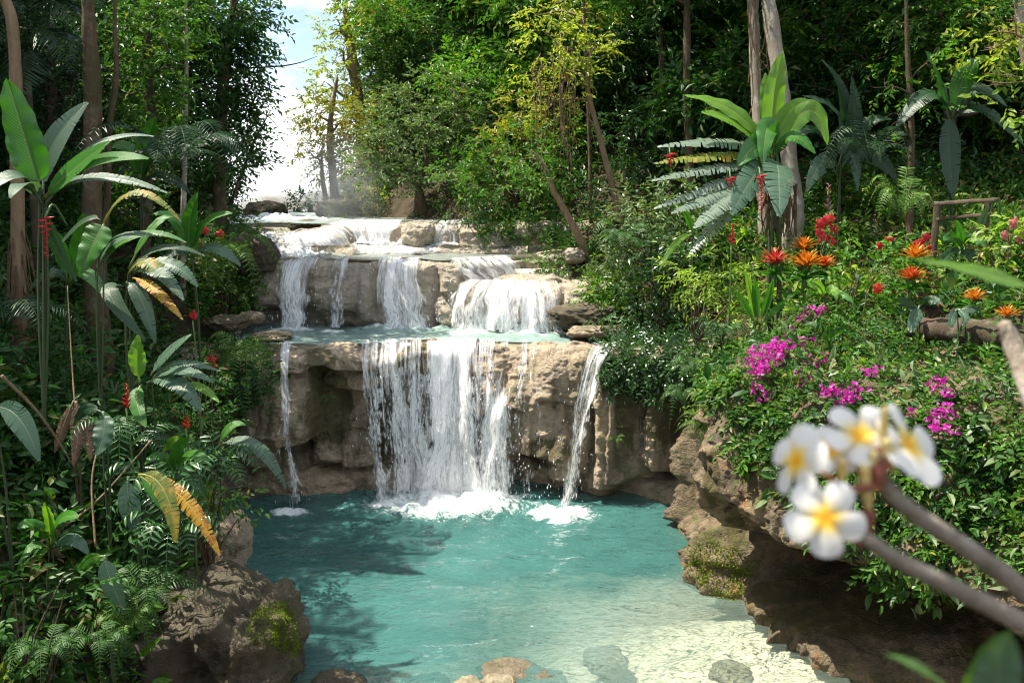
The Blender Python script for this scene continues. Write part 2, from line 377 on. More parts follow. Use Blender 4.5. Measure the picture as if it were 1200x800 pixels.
ALG1 = [(385, 480, 34, 55), (375, 425, 22, 18), (448, 490, 22, 50), (470, 405, 60, 9), (640, 530, 30, 20), (735, 470, 16, 70), (775, 470, 30, 60), (500, 470, 70, 70), (318, 405, 14, 16)]
C1.mesh('cliff', M_ROCK, 'tan limestone cliff with rounded flowstone bulges behind the turquoise pool', -1.6, 520, 240, 40, 2.0, -.34, .06, .02, ALG1)
# middle terrace
C2 = Facade([(-9.5, 17.8, 4.75), (-7.0, 18.3, 4.68), (-5.9, 18.75, 4.62), (-4.2, 18.85, 4.62), (-3.0, 18.9, 4.62), (-1.6, 18.9, 4.6), (-.9, 19.1, 4.6), (.2, 19.75, 4.62), (1.6, 19.9, 4.75), (3.2, 19.6, 4.9)], 21, .2, .12,
            lambda q, z, x, y: -.4*sstep(3.75, 3.4, z)*sstep(-2.6, -3.4, x))
for b in [(312, 308, 360, 20, .35), (405, 305, 362, 34, .55), (340, 304, 350, 30, .25), (378, 303, 350, 14, .3), (432, 306, 370, 12, .5), (475, 310, 400, 40, .18), (528, 300, 340, 14, .35), (530, 340, 376, 20, .35), (420, 358, 380, 40, .25)]:
    C2.bulge(*b)
C2.mesh('terrace', M_ROCKT, 'middle limestone terrace of square tan blocks between two pools', 2.6, 380, 90, 26, 1.9, -.2, .05, .02)
C2b = Facade([(-1.75, 18.95, 4.05), (-1.2, 18.55, 4.12), (-.5, 18.3, 4.15), (.4, 18.25, 4.15), (1.3, 18.3, 4.12), (2.1, 18.5, 4.15), (3.0, 18.6, 4.3)], 23, .3, .1)
for b in [(560, 325, 370, 22, .3), (600, 330, 378, 26, .35), (640, 330, 378, 24, .35), (672, 335, 375, 16, .4)]: C2b.bulge(*b)
C2b.mesh('terrace_step', M_ROCKT, 'low rounded limestone step under the right fan of the middle falls', 2.6, 220, 60, 24, 1.7, .05, .05, .03)
# top terrace
C3 = Facade([(-10.5, 20.4, 5.35), (-8.2, 20.9, 5.2), (-7.2, 20.9, 5.16), (-5.6, 20.8, 5.16), (-4.7, 21.3, 5.3), (-4.3, 21.9, 5.42), (-3, 21.9, 5.42), (-1.6, 21.7, 5.42), (-.3, 21.6, 5.42), (1.2, 21.2, 5.5), (3, 20.6, 5.6)], 31, .28, .1)
for b in [(340, 272, 296, 45, .3), (385, 268, 292, 25, .3), (440, 264, 290, 40, .15), (490, 260, 288, 16, .5), (555, 265, 290, 15, .3), (580, 270, 300, 20, .35)]: C3.bulge(*b)
C3.mesh('top_terrace', M_ROCKT, 'uppermost low limestone terrace where the stream first drops', 4.1, 340, 54, 30, 2.4, -.2, .05, .02)
C3b = Facade([(-9.5, 20.0, 4.9), (-7.4, 20.2, 4.86), (-6.0, 20.15, 4.84), (-4.8, 20.6, 4.84), (-3.9, 21.1, 4.8), (-2, 21.1, 4.76), (.4, 20.9, 4.76)], 33, .12, .08)
for b in [(400, 293, 302, 18, .25), (340, 293, 302, 20, .2), (460, 292, 300, 40, .2)]: C3b.bulge(*b)
C3b.mesh('terrace_ledge', M_ROCKT, 'thin limestone ledge at the foot of the top terrace', 4.1, 200, 24, 16, 1.2, .01, .04)
# right bank: a bulging face above a dark hollow, with a low ledge at the waterline
def rec(q, z, x, y):
    w = sstep(12.2, 10.8, y)
    o = -.62*sstep(.7, 3.6, z)-.85*sstep(.9, 3.2, z)*sstep(11.2, 12.6, y)
    o = o - 1.75*w*sstep(.06, 1.0, z+.07*np.sin(q*5))*sstep(2.0, 1.25, z+.18*np.sin(q*2.3))
    o = o + 1.25*w*sstep(1.2, 1.75, z)*(1-.25*sstep(2.2, 3.6, z))
    o = o + .28*sstep(.42, .12, z+.1*np.sin(q*3.1)) - 1.3*sstep(-.02, -.3, z)
    return o + .42*sstep(1.0, .7, z)*sstep(.3, .5, z)*np.exp(-((y-11.7)/.55)**2)
RB = Facade([(4.3, 15.4, 3.3), (3.95, 14.8, 3.45), (3.65, 14.1, 3.5), (3.5, 13.2, 3.75), (3.3, 12.2, 3.9), (3.3, 11.3, 3.8), (3.8, 10.5, 3.7), (4.4, 9.7, 3.65), (5.3, 8.7, 3.7), (6.3, 7.4, 3.9), (7.8, 5.6, 4.2), (10, 3.6, 4.4)], 41, .5, .3, rec)
for b in [(790, 470, 560, 14, .55), (812, 520, 590, 16, .5), (800, 570, 612, 20, .5), (835, 505, 600, 22, .4), (862, 520, 615, 26, .45), (905, 540, 620, 30, .4), (880, 470, 540, 30, .4), (845, 430, 500, 18, .4), (960, 560, 640, 40, .3), (815, 600, 650, 16, .3)]:
    RB.bulge(*b)
RB.mesh('bank_cliff', M_ROCKR, 'brown bank of undercut rock on the right of the pool', -1.4, 620, 260, 44, 3.6, .3, .15, .0, [(905, 690, 30, 12), (1030, 700, 150, 55), (835, 560, 12, 40), (860, 620, 14, 30)], (2.3, 2.3, 1.2))  # the widest dark patch paints the hollow's shade into the rock colour
# ------------------------------------------------------------ water
def water_mat(name, deep, pale, k, amp=1.0, foamy=True, sx=1.0):
    n = NT(name); p = n.pos()
    w1 = n.noise(n.scale(p, 1.0*sx, 1.7*sx, 1), 2.3, 3, .55, .9)
    w2 = n.noise(n.scale(p, 1.1*sx, 2.0*sx, 1), 6.5, 3, .6, .5)
    h = n.math('ADD', w1, n.math('MULTIPLY', w2, .42))
    nor = n.bump(h, 1.0, .15*amp)
    dep = n.attr('depth'); foam = n.attr('foam')
    op = n.math('SUBTRACT', 1.0, n.math('POWER', 2.718, n.math('MULTIPLY', dep, -k)))
    cloud = n.noise(p, .55, 4, .6, .5)
    body = n.mix(n.ramp(cloud, [(.35, 0), (.7, 1)]), deep, tuple(np.array(deep)*1.35))
    body = n.mix(n.ramp(dep, [(.0, 1), (1.0, 0)]), body, pale)
    di = n.n('ShaderNodeBsdfDiffuse'); n.put(di.inputs[0], body)
    tr = n.n('ShaderNodeBsdfTransparent'); n.put(tr.inputs[0], (.90, .97, .94))
    inner = n.mixs(op, tr.outputs[0], di.outputs[0])
    gl = n.n('ShaderNodeBsdfGlossy'); n.put(gl.inputs['Roughness'], .03); n.l(nor, gl.inputs['Normal'])
    fr = n.n('ShaderNodeFresnel'); fr.inputs[0].default_value = 1.33; n.l(nor, fr.inputs['Normal'])
    sh = n.mixs(fr.outputs[0], inner, gl.outputs[0])
    if foamy:
        fn = n.noise(n.scale(p, 1, 1.35, 1), 5.5, 7, .72, 1.2)
        m = n.ramp(n.math('ADD', n.math('MULTIPLY', foam, 1.15), n.math('MULTIPLY', n.math('SUBTRACT', fn, .5), 1.9)), [(.50, 0), (.98, 1)])
        m = n.math('MULTIPLY', m, n.ramp(foam, [(.03, 0), (.2, 1)]))
        fo = n.bsdf((.80, .84, .84), .6, .3, n.bump(fn, .8, .06))
        sh = n.mixs(n.math('MULTIPLY', m, .94), sh, fo)
    return n.done(sh)
M_POOL = water_mat('turquoise_water', (.040, .124, .114), (.34, .45, .39), .95)
M_POOL2 = water_mat('terrace_water', (.20, .36, .33), (.40, .48, .42), 1.6, .6)
M_POOL3 = water_mat('stream_water', (.26, .34, .33), (.42, .46, .42), 2.0, .9)
def pool(name, x0, x1, y0, y1, z, step, mat, label, impacts, bed=None, behind=None, swell=.02):
    xs = np.arange(x0, x1+step, step); ys = np.arange(y0, y1+step, step); X, Y = np.meshgrid(xs, ys)
    foam = np.zeros_like(X); hsc = np.zeros_like(X)
    for (fx, fy, rx, ry) in impacts:
        hsc = np.maximum(hsc, min(1, rx*.9)*np.exp(-(((X-fx)/rx)**2+((Y-fy)/ry)**2)))
        foam = np.maximum(foam, np.exp(-(((X-fx)/rx)**2+((Y-fy)/ry)**2)))
    p = np.stack([X*1.3, Y*1.9, X*0], -1)
    hz = swell*fbm(p, 3, 77)
    for (fx, fy, rx, ry) in impacts[:3]:
        r = np.hypot(X-fx, Y-fy); hz = hz+.016*np.sin(r*7.5)*np.exp(-r/4.5)*np.clip(rx, .3, 1.4)
    hz = hz+hsc*(.16*fbm(p*3.4, 4, 5)+.06)
    Z = z+hz
    dep = (z-height(X, Y)) if bed is None else np.full_like(X, bed)
    Q = gridq(len(ys), len(xs))
    if behind is not None:
        F, mg = behind; o_ = np.argsort(F.c[:, 0]); yf = np.interp(X, F.c[o_, 0], F.c[o_, 1])+mg; Q = Q[(Y > yf).ravel()[Q].all(1)]
    return tag(mk(name, np.stack([X, Y, Z], -1).reshape(-1, 3), Q, None, mat, attrs={'depth': np.clip(dep, 0, 5), 'foam': foam}), label, None, None, 'structure')
def foot(F, px, py, z):
    "world foot of a fall on facade F"
    q = F.s_px(px, py); zz = np.linspace(z, z+3.4, 30); zz = zz[zz < F.at(q)[2]]; o = float(F.off(np.full(len(zz), q), zz).max())+.12*math.sqrt(len(zz)*.11); x, y, zt, nx, ny = [float(v) for v in F.at(q)]
    return x+nx*(o+.15), y+ny*(o+.15)
# falling water -----------------------------------------------------------
def fall_mat(name, base, cov=.5):
    n = NT(name); u = n.uv(); sp = n.n('ShaderNodeSeparateXYZ'); n.l(u, sp.inputs[0])
    fade = n.attr('fade'); lay = n.attr('layer')
    vec = n.n('ShaderNodeCombineXYZ'); n.l(sp.outputs[0], vec.inputs[0]); n.l(sp.outputs[1], vec.inputs[1]); n.l(lay, vec.inputs[2])
    v = vec.outputs[0]
    a = n.noise(n.scale(v, 5.5, .32, 3.1), 1.0, 4, .6, .35)
    b = n.noise(n.scale(v, 22, 1.1, 5.3), 1.0, 4, .65, .3)
    c = n.noise(n.scale(v, 36, 6.5, 7.7), 1.0, 4, .7)
    low = n.ramp(sp.outputs[1], [(.15, .25), (1.0, 1.0)])              # breaks into drops on the way down
    wide = n.noise(n.scale(v, 2.6, .22, 1.3), 1.0, 4, .55, .8)
    h = n.math('ADD', n.math('MULTIPLY', a, 1.05), n.math('MULTIPLY', b, .75))
    h = n.math('ADD', h, n.math('MULTIPLY', n.math('SUBTRACT', wide, .5), 1.35))
    h = n.math('SUBTRACT', h, .0)
    h = n.math('ADD', h, n.math('MULTIPLY', n.math('MULTIPLY', n.math('SUBTRACT', c, .5), 1.35), low))
    h = n.math('ADD', h, n.math('MULTIPLY', n.math('SUBTRACT', fade, 1.0), 1.1))
    al = n.ramp(n.math('ADD', h, cov-1.5), [(.42, 0), (.80, 1)])
    al = n.math('MULTIPLY', al, n.ramp(fade, [(0, 0), (.12, 1)]))
    nor = n.bump(n.math('ADD', b, n.math('MULTIPLY', c, .6)), .6, .04)
    pr = n.bsdf((.93, .94, .95), .4, .4, nor); t = n.n('ShaderNodeBsdfTranslucent'); n.put(t.inputs[0], (.93, .94, .95))
    w = n.mixs(.32, pr, t.outputs[0]); tr = n.n('ShaderNodeBsdfTransparent')
    return n.done(n.mixs(n.math('MULTIPLY', al, base), tr.outputs[0], w))
M_FALL = fall_mat('white_water', .97, 1.13)
M_FALLTHIN = fall_mat('thin_white_water', .94, 1.10)
M_VEIL = fall_mat('water_veil', .88, .88)
def fall(label, F, top, bot, ytop, ybot, zb, mat=M_FALL, layers=3, push=.05, free=.12, group='cascades of the waterfall', run=.5, gap=.10, ropes=None, drops=8):
    "top, bot: (left px, right px) at the lip and at the foot; ropes: (left, right at lip, left, right at foot, strength, drop of first white, layer shift)"
    ropes = ropes or [(*top, *bot, 1.0, 0.0, 0)]
    Vs, Qs, U, Fd, La, k = [], [], [], [], [], 0; DR = []; r = np.random.default_rng(len(label)*7+int(top[0]))
    for ri, (tl, tr, bl, br, stren, late, shift) in enumerate(ropes):
        W = M((tr-tl+br-bl)/2, 17); nu = max(8, int(W/.045)); nv = 76
        s_t = [F.s_px(p, ytop) for p in (tl, tr)]; s_b = [F.s_px(p, ybot) for p in (bl, br)]
        for l in range(layers if len(ropes) == 1 else 2):
            u = np.linspace(0, 1, nu)[None, :]; v = np.linspace(0, 1, nv)[:, None]; sd = l*3.7+ri*1.9
            q = (s_t[0]+(s_t[1]-s_t[0])*u)*(1-v**1.3)+(s_b[0]+(s_b[1]-s_b[0])*u)*v**1.3
            q = q+.10*vnoise(np.stack([u*W*2.2+v*0, v*3.5+u*0, u*0+v*0+sd], -1), 3)*np.clip(v*4, 0, 1)+(u-.5)*(.08+.07*l)*v
            x, y, zt, nx, ny = F.at(q)
            z = zt+(zb-zt)*v
            o = F.off(q, z)
            fall_d = np.clip((zt-z), 0, None)
            o = np.maximum.accumulate(o, axis=0)+push+gap*l+.05*shift+free*np.sqrt(fall_d)*.6+.07*vnoise(np.stack([q*5, z*1.6, q*0+sd], -1), 8)
            V = np.stack([x+nx*o, y+ny*o, z+.03-.02*l], -1)
            m = 10; vb = np.linspace(1, 0, m, endpoint=False)[:, None]
            ob = F.off(q[:1], zt[:1])+push-run*vb
            Vb = np.stack([x[:1]+nx[:1]*ob, y[:1]+ny[:1]*ob, zt[:1]+.05-.015*l+.02*(1-vb)+vb*0], -1)
            V = np.concatenate([Vb, V]); nr = len(V)
            L = np.concatenate([np.linspace(-run, 0, m, endpoint=False), np.linspace(0, float((zt-zb).max()), nv)])
            Vs.append(V.reshape(-1, 3)); Qs.append(gridq(nr, nu)+k); k += nr*nu
            U.append(np.stack(np.broadcast_arrays(u*W+sd*13.7, L[:, None]), -1).reshape(-1, 2))
            ew = min(.30, W*.36)*(.75+.5*np.clip(L[:, None]/2, 0, 1))
            nzz = .55*vnoise(np.stack(np.broadcast_arrays(u*3+sd, L[:, None]*2.4, (u > .5)*5.0), -1), 12)+.35*vnoise(np.stack(np.broadcast_arrays(u*9+sd, L[:, None]*7, (u > .5)*5.0), -1), 15)
            e = np.minimum(u, 1-u)*W/ew; e = np.clip(e+nzz*np.clip(1.3-e, 0, 1), 0, 1)*stren*np.clip((L[:, None]+run)/(run*.6), 0, 1)
            if late: e = e*(.62+.38*sstep(late-.25, late+.25, L[:, None]+.2*np.sin(u*9+ri)))
            Fd.append(e.ravel()); La.append(np.full(nr*nu, l*1.0+ri*1.37+len(label)*.31+top[0]*.07))
            nd = int(drops*W*max(.4, float((zt-zb).max()))); ii = m+(nv*(r.random(nd)**.6)).astype(int).clip(0, nv-1); side = r.random(nd) < .6
            jj = np.where(side, np.where(r.random(nd) < .5, 0, nu-1), r.integers(0, nu, nd)); DR.append(V[ii, jj]+r.normal(0, 1, (nd, 3))*np.array([.045, .05, .05])-np.array([0, .04, 0]))
    o = tag(mk('waterfall', np.concatenate(Vs), np.concatenate(Qs), None, mat, None, np.concatenate(U), {'fade': np.concatenate(Fd), 'layer': np.concatenate(La)}), label, 'waterfall', group)
    D = np.concatenate(DR); D = D[D[:, 2] > zb+.02]
    if len(D):
        n = len(D); R = .004+.011*r.random(n)**2; H = R*(1.5+2.5*r.random(n))
        oc = np.array([(1, 0, 0), (0, 1, 0), (-1, 0, 0), (0, -1, 0), (0, 0, 1), (0, 0, -1)], float)
        V = D[:, None]+oc[None]*np.stack([R, R, H], -1)[:, None]; T = np.array([(0, 1, 4), (1, 2, 4), (2, 3, 4), (3, 0, 4), (1, 0, 5), (2, 1, 5), (3, 2, 5), (0, 3, 5)])
        d_ = mk('droplets', V.reshape(-1, 3), None, (T[None]+np.arange(n)[:, None, None]*6).reshape(-1, 3), M_DROP, o); d_['kind'] = 'stuff'
    return o
M_DROP = plain_mat('spray_droplets', (.9, .92, .93), (.85, .88, .9), .2, 5, .4)
fall('broad white main fall in the middle of the lower cliff', C1, (436, 612), (446, 604), 400, 560, -.05, ropes=[
    (448, 604, 452, 606, .93, 0, -2), (436, 478, 444, 494, 1.0, 0, 0), (464, 514, 466, 524, .95, 0, -1), (492, 560, 484, 566, 1.10, 0, 1), (512, 572, 510, 592, 1.06, .5, 2), (544, 592, 546, 590, .93, 0, 0), (556, 610, 552, 616, 1.0, .8, 1), (582, 608, 580, 610, .93, .3, 0)])
fall('thin broken strand of water just left of the broad main fall', C1, (421, 447), (436, 462), 405, 560, -.05, M_FALLTHIN, 2)
fall('veil of fine strands over the bulge just right of the broad main fall', C1, (604, 634), (606, 628), 400, 555, -.02, M_FALLTHIN, 2, .03, .05)
fall('slanting narrow fall at the right end of the lower cliff', C1, (686, 728), (646, 694), 405, 570, -.05, M_FALL, 3, .12, .3)
fall('single thin trickle down the rounded bulge at the left of the lower cliff', C1, (329, 347), (336, 354), 430, 570, -.02, M_FALL, 3, .03, .02)
fall('few droplet strands falling between the bulges left of the slanting fall', C1, (612, 668), (615, 660), 400, 540, .6, M_VEIL, 1, .02, .02)
fall('white curtain at the left end of the middle terrace', C2, (322, 378), (324, 368), 304, 377, 3.1)
fall('thin double trickle down the square tan block of the middle terrace', C2, (388, 412), (386, 410), 304, 377, 3.12, M_FALLTHIN, 2, .03, .03)
fall('wide white fall in the centre of the middle terrace', C2, (438, 500), (436, 518), 304, 377, 3.1, layers=3, free=.3)
fall('upper step of the white fan right of the middle terrace', C2, (522, 600), (530, 628), 300, 330, 4.12, M_FALL, 2, .05, .35)
fall('wide broken fan of water over the low step above the small upper pool', C2b, (536, 660), (530, 668), 330, 377, 3.12, M_FALL, 3, .05, .25, gap=.06)
fall('domed sheet of water at the left of the top terrace', C3, (292, 402), (288, 412), 270, 292, 4.86, M_FALL, 2, .05, .1, gap=.05)
fall('glassy low sheet over the thin ledge below the domed sheet', C3b, (300, 372), (300, 372), 293, 300, 4.62, M_FALLTHIN, 2, .04, .05, gap=.04)
fall('broad white fall left of the square rock on the top terrace', C3, (392, 474), (405, 474), 262, 288, 4.8, M_FALL, 3, .05, .25, gap=.06)
fall('narrow white fall right of the square rock on the top terrace', C3, (504, 546), (500, 548), 263, 290, 4.78, M_FALL, 2, .05, .15, gap=.06)
fall('low white trickle over the ledge at the foot of the top terrace', C3b, (405, 520), (405, 520), 292, 300, 4.62, M_FALLTHIN, 2, .04, .06, gap=.04)
ax, ay = foot(C1, 525, 560, .1); bx, by = foot(C1, 672, 560, .1); cx, cy = foot(C1, 346, 570, .1); dx, dy = foot(C1, 450, 560, .1)
imp = [(ax, ay-.45, 1.75, .95), (bx-.1, by-.3, .75, .5), (cx, cy-.1, .42, .22), (ax+.9, ay-.15, .75, .4), (dx+.1, dy-.1, .5, .3), (.9, 14.3, .3, .12)]
pool('pool_water', -8, 11, 6.6, 17, 0, .05, M_POOL, 'clear turquoise pool paling to cream over its sandy right shore', imp)
i2 = [foot(C2, p, 370, 3.2)+(rx, .28) for p, rx in ((348, .65), (398, .3), (478, 1.0))]+[foot(C2b, p, 370, 3.2)+(rx, .25) for p, rx in ((565, .7), (620, .7), (655, .4))]
pool('upper_pool_water', -8.5, 3.4, 16.35, 19.6, 3.06, .05, M_POOL2, 'small pale turquoise pool on the ledge above the lower cliff', i2, .55, (C1, .12), swell=.012)
i3 = [foot(C3, p, 288, 4.7)+(rx, .3) for p, rx in ((345, 1.1), (440, 1.3), (525, .6))]
pool('terrace_water', -9.5, 2.2, 18.95, 22, 4.63, .07, M_POOL3, 'shallow white-streaked water on the middle terrace', i3, .25, (C2, .1), swell=.02)
pool('ledge_water', -9, .3, 20.3, 22.2, 4.83, .1, M_POOL3, 'thin film of water on the ledge of the top terrace', i3, .2, (C3b, .05), swell=.015)
pool('stream_water', -24, .6, 21.0, 50, 5.42, .12, M_POOL3, 'stream running in over the top terrace', [(-6.9, 24, 1.6, 1.2), (-8, 27, 1, 1.5)], .35, (C3, .25), swell=.05)
# ------------------------------------------------------------ foliage
def leaf_tris(b, d, n, l, w, fine=False, fold=.18, droop=.22):
    "b,d,n: (N,3); l,w: (N,). diamond or six-point leaves"
    d = nrm(d); s = nrm(np.cross(d, n)); n = np.cross(s, d); l = l[:, None]; w = w[:, None]; N = len(b)
    if not fine:
        V = np.stack([b, b+d*l*.42+s*w*.5+n*w*fold, b+d*l-n*l*droop, b+d*l*.42-s*w*.5+n*w*fold], 1)
        i = np.arange(N)[:, None]*4; T = np.concatenate([i+[0, 1, 2], i+[0, 2, 3]])
    else:
        m = b+d*l*.5-n*l*droop*.25
        V = np.stack([b, b+d*l*.25+s*w*.42+n*w*fold, b+d*l*.62+s*w*.42+n*(w*fold-l*droop*.4), b+d*l-n*l*droop, b+d*l*.62-s*w*.42+n*(w*fold-l*droop*.4), b+d*l*.25-s*w*.42+n*w*fold, m], 1)
        i = np.arange(N)[:, None]*7
        T = np.concatenate([i+[0, 1, 6], i+[1, 2, 6], i+[2, 3, 6], i+[3, 4, 6], i+[4, 5, 6], i+[5, 0, 6]])
    return V.reshape(-1, 3), T
def sprays(org, dr, up, L, K, leaf, asp=.45, fine=False, seed=0, droop=.25, jit=.35, spread=1.0):
    "twigs of K alternating leaves: org, dr, up (T,3), L (T,)"
    r = np.random.default_rng(seed); T = len(org)
    dr = nrm(dr); sd = nrm(np.cross(dr, up)); up = np.cross(sd, dr)
    k = np.linspace(.12, 1, K)[None, :, None]; Lx = L[:, None, None]
    base = org[:, None]+dr[:, None]*Lx*k-up[:, None]*(Lx*droop*k**2)
    sgn = np.where(np.arange(K) % 2 == 0, 1., -1.)[None, :, None]; sgn = np.broadcast_to(sgn, (T, K, 1)).copy(); sgn[:, -1] = .1
    ld = dr[:, None]*.75+sd[:, None]*sgn*spread+r.normal(0, jit, (T, K, 3))-up[:, None]*.15
    ln = up[:, None]+r.normal(0, jit, (T, K, 3))
    ll = leaf*(.65+.6*r.random((T, K)))
    return leaf_tris(base.reshape(-1, 3), ld.reshape(-1, 3), ln.reshape(-1, 3), ll.ravel(), ll.ravel()*asp, fine)
def crown_mesh(blobs, leaf, dens=1.0, K=9, asp=.45, seed=0, carve=.25, fine=False, twig=None, inner=.55, hang=0.0):
    r = np.random.default_rng(seed); tw = twig or leaf*3.2
    O, D = [], []
    for (c, rad) in blobs:
        c = np.asarray(c, float); rad = np.asarray(rad, float)*np.ones(3)
        area = 4*np.pi*((rad[0]*rad[1])**1.6/3+(rad[0]*rad[2])**1.6/3+(rad[1]*rad[2])**1.6/3)**(1/1.6)
        n = max(6, int(dens*area*1.25/(K*leaf*leaf*asp*.6)*.55))
        u = nrm(r.normal(0, 1, (n, 3))); rr = inner+(1.02-inner)*r.random(n)**.6
        o = c+u*rad*rr[:, None]
        keep = vnoise(o*(.85/max(.35, rad.mean()*.55)), seed+5) > -carve*1.6+.0
        o, u = o[keep], u[keep]
        d = u*np.array([1, 1, .55])+r.normal(0, .45, (len(u), 3)); d[:, 2] += .05-hang
        O.append(o); D.append(d)
    O, D = np.concatenate(O), np.concatenate(D)
    up = np.array([0, 0, 1.])+r.normal(0, .35, O.shape)
    return sprays(O, D, up, tw*(.6+.7*r.random(len(O))), K, leaf, asp, fine, seed+1)
# leaf colours --------------------------------------------------------------
G_DARK = leaf_mat('dark_leaves', (.013, .053, .010), (.030, .088, .015), (.07, .10, .02), .3, .44, .35)
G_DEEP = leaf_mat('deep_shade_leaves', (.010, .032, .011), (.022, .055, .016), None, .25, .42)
G_MID = leaf_mat('mid_green_leaves', (.032, .095, .012), (.066, .15, .020), (.16, .17, .03), .35, .46, .32)
G_BRIGHT = leaf_mat('bright_green_leaves', (.05, .15, .014), (.095, .21, .024), (.22, .24, .04), .4, .46, .32)
G_YELL = leaf_mat('yellow_green_leaves', (.15, .20, .026), (.26, .29, .04), (.33, .26, .04), .45, .45)
G_OLIVE = leaf_mat('olive_leaves', (.14, .165, .026), (.24, .22, .035), (.28, .18, .03), .42, .5)
G_GREY = leaf_mat('grey_green_leaves', (.07, .125, .045), (.12, .175, .065), (.18, .19, .09), .3, .45)
G_GLOSS = leaf_mat('glossy_leaves', (.022, .065, .018), (.045, .10, .028), None, .25, .26, .75)
G_LIME = leaf_mat('lime_leaves', (.14, .24, .03), (.24, .32, .05), None, .45, .42)
G_COVER = leaf_mat('ground_cover_leaves', (.020, .065, .014), (.04, .11, .016), (.12, .08, .03), .3, .5, .25, None, .06)
BARK_DK = bark_mat('dark_bark', (.045, .03, .02), (.085, .06, .04), (.13, .12, .09), .35)
BARK_BR = bark_mat('brown_mossy_bark', (.07, .042, .025), (.12, .08, .05), (.15, .13, .09), .5)
BARK_PALE = bark_mat('pale_bark', (.22, .18, .14), (.34, .29, .23), (.46, .43, .37), .15)
BARK_TAN = bark_mat('tan_bark', (.17, .11, .065), (.26, .18, .11), None, .1)
def ground_hit(px, py):
    d = ray(px, py); t = np.linspace(3, 120, 4000); p = np.array([0, 0, CAMZ])+d*t[:, None]
    b = p[:, 2] < height(p[:, 0], p[:, 1]); return p[np.argmax(b)] if b.any() else p[-1]
def B(px, py, rx, ry, Y, dY=0.0, dep=1.0):
    c = P(px, py, Y+dY); r = M(rx, Y+dY); return (c, np.array([r, r*dep, M(ry, Y+dY)]))
NB = [0]
def tree(label, Y, trunks, blobs, mat, leaf=.16, dens=1.0, bark=BARK_DK, group=None, limbs=True, name='tree', cat='tree', K=9, asp=.45, carve=.25, depth=.8, base=None, hang=0.0, fine=False, inner=.55):
    "trunks: list of (pixel polyline from foot to top, radius m); blobs: (px, py, rx, ry[, dY])"
    NB[0] += 1; sd = NB[0]*31; r = np.random.default_rng(sd)
    pts0 = [P(x, y, Y) for x, y in trunks[0][0]] if trunks else [P(blobs[0][0], blobs[0][1], Y)]
    b0 = pts0[0]; root = thing(name, label, cat, (b0[0], b0[1], hgt(b0[0], b0[1])), group)
    mb = MB(); tops = []
    for line, rad in trunks:
        pts = [P(x, y, Y) for x, y in line]
        gz = hgt(pts[0][0], pts[0][1])-.25
        if pts[0][2] > gz+.1: pts = [np.array([pts[0][0]+r.normal(0, .05), pts[0][1], gz])]+pts
        pts = [p+np.array([0, r.normal(0, rad*.7), 0]) for p in pts]
        mb.add(*tube(pts, [rad*1.35, rad, rad*.85, rad*.3], len(pts)*7, 10, .12, sd)); tops += [smooth_path(np.array(pts), 24)]
    bl = []
    for q in blobs:
        x, y, rx, ry = q[:4]; dY = q[4] if len(q) > 4 else r.normal(0, M(rx, Y)*.5)
        bl.append(B(x, y, rx, ry, Y, dY, depth))
    if limbs and trunks:
        allp = np.concatenate(tops); lm = MB()
        for c, rad in bl:
            dd = np.linalg.norm(allp-(c-[0, 0, rad[2]*.7]), axis=1); a = allp[np.argmin(dd)]
            mid = (a+c)/2+r.normal(0, .12, 3)*np.linalg.norm(c-a)*.5; t0 = trunks[0][1]
            lm.add(*tube([a, mid, c], [t0*.42, t0*.28, t0*.1], 9, 6))
            for _ in range(4):
                e = c+nrm(r.normal(0, 1, 3))*rad*.85; lm.add(*tube([mid*.35+c*.65, (c+e)/2+r.normal(0, .06, 3), e], [t0*.16, t0*.1, t0*.03], 6, 4, cap=False))
        lm_o = lm
    if trunks:
        tr = mb.build('trunk', bark, root)
        if limbs and blobs: lm_o.build('limbs', bark, root)
    if bl:
        V, T = crown_mesh(bl, leaf, dens, K, asp, sd, carve, fine, None, inner, hang)
        mk('crown', V, None, T, mat, root, smooth=False)
    return root
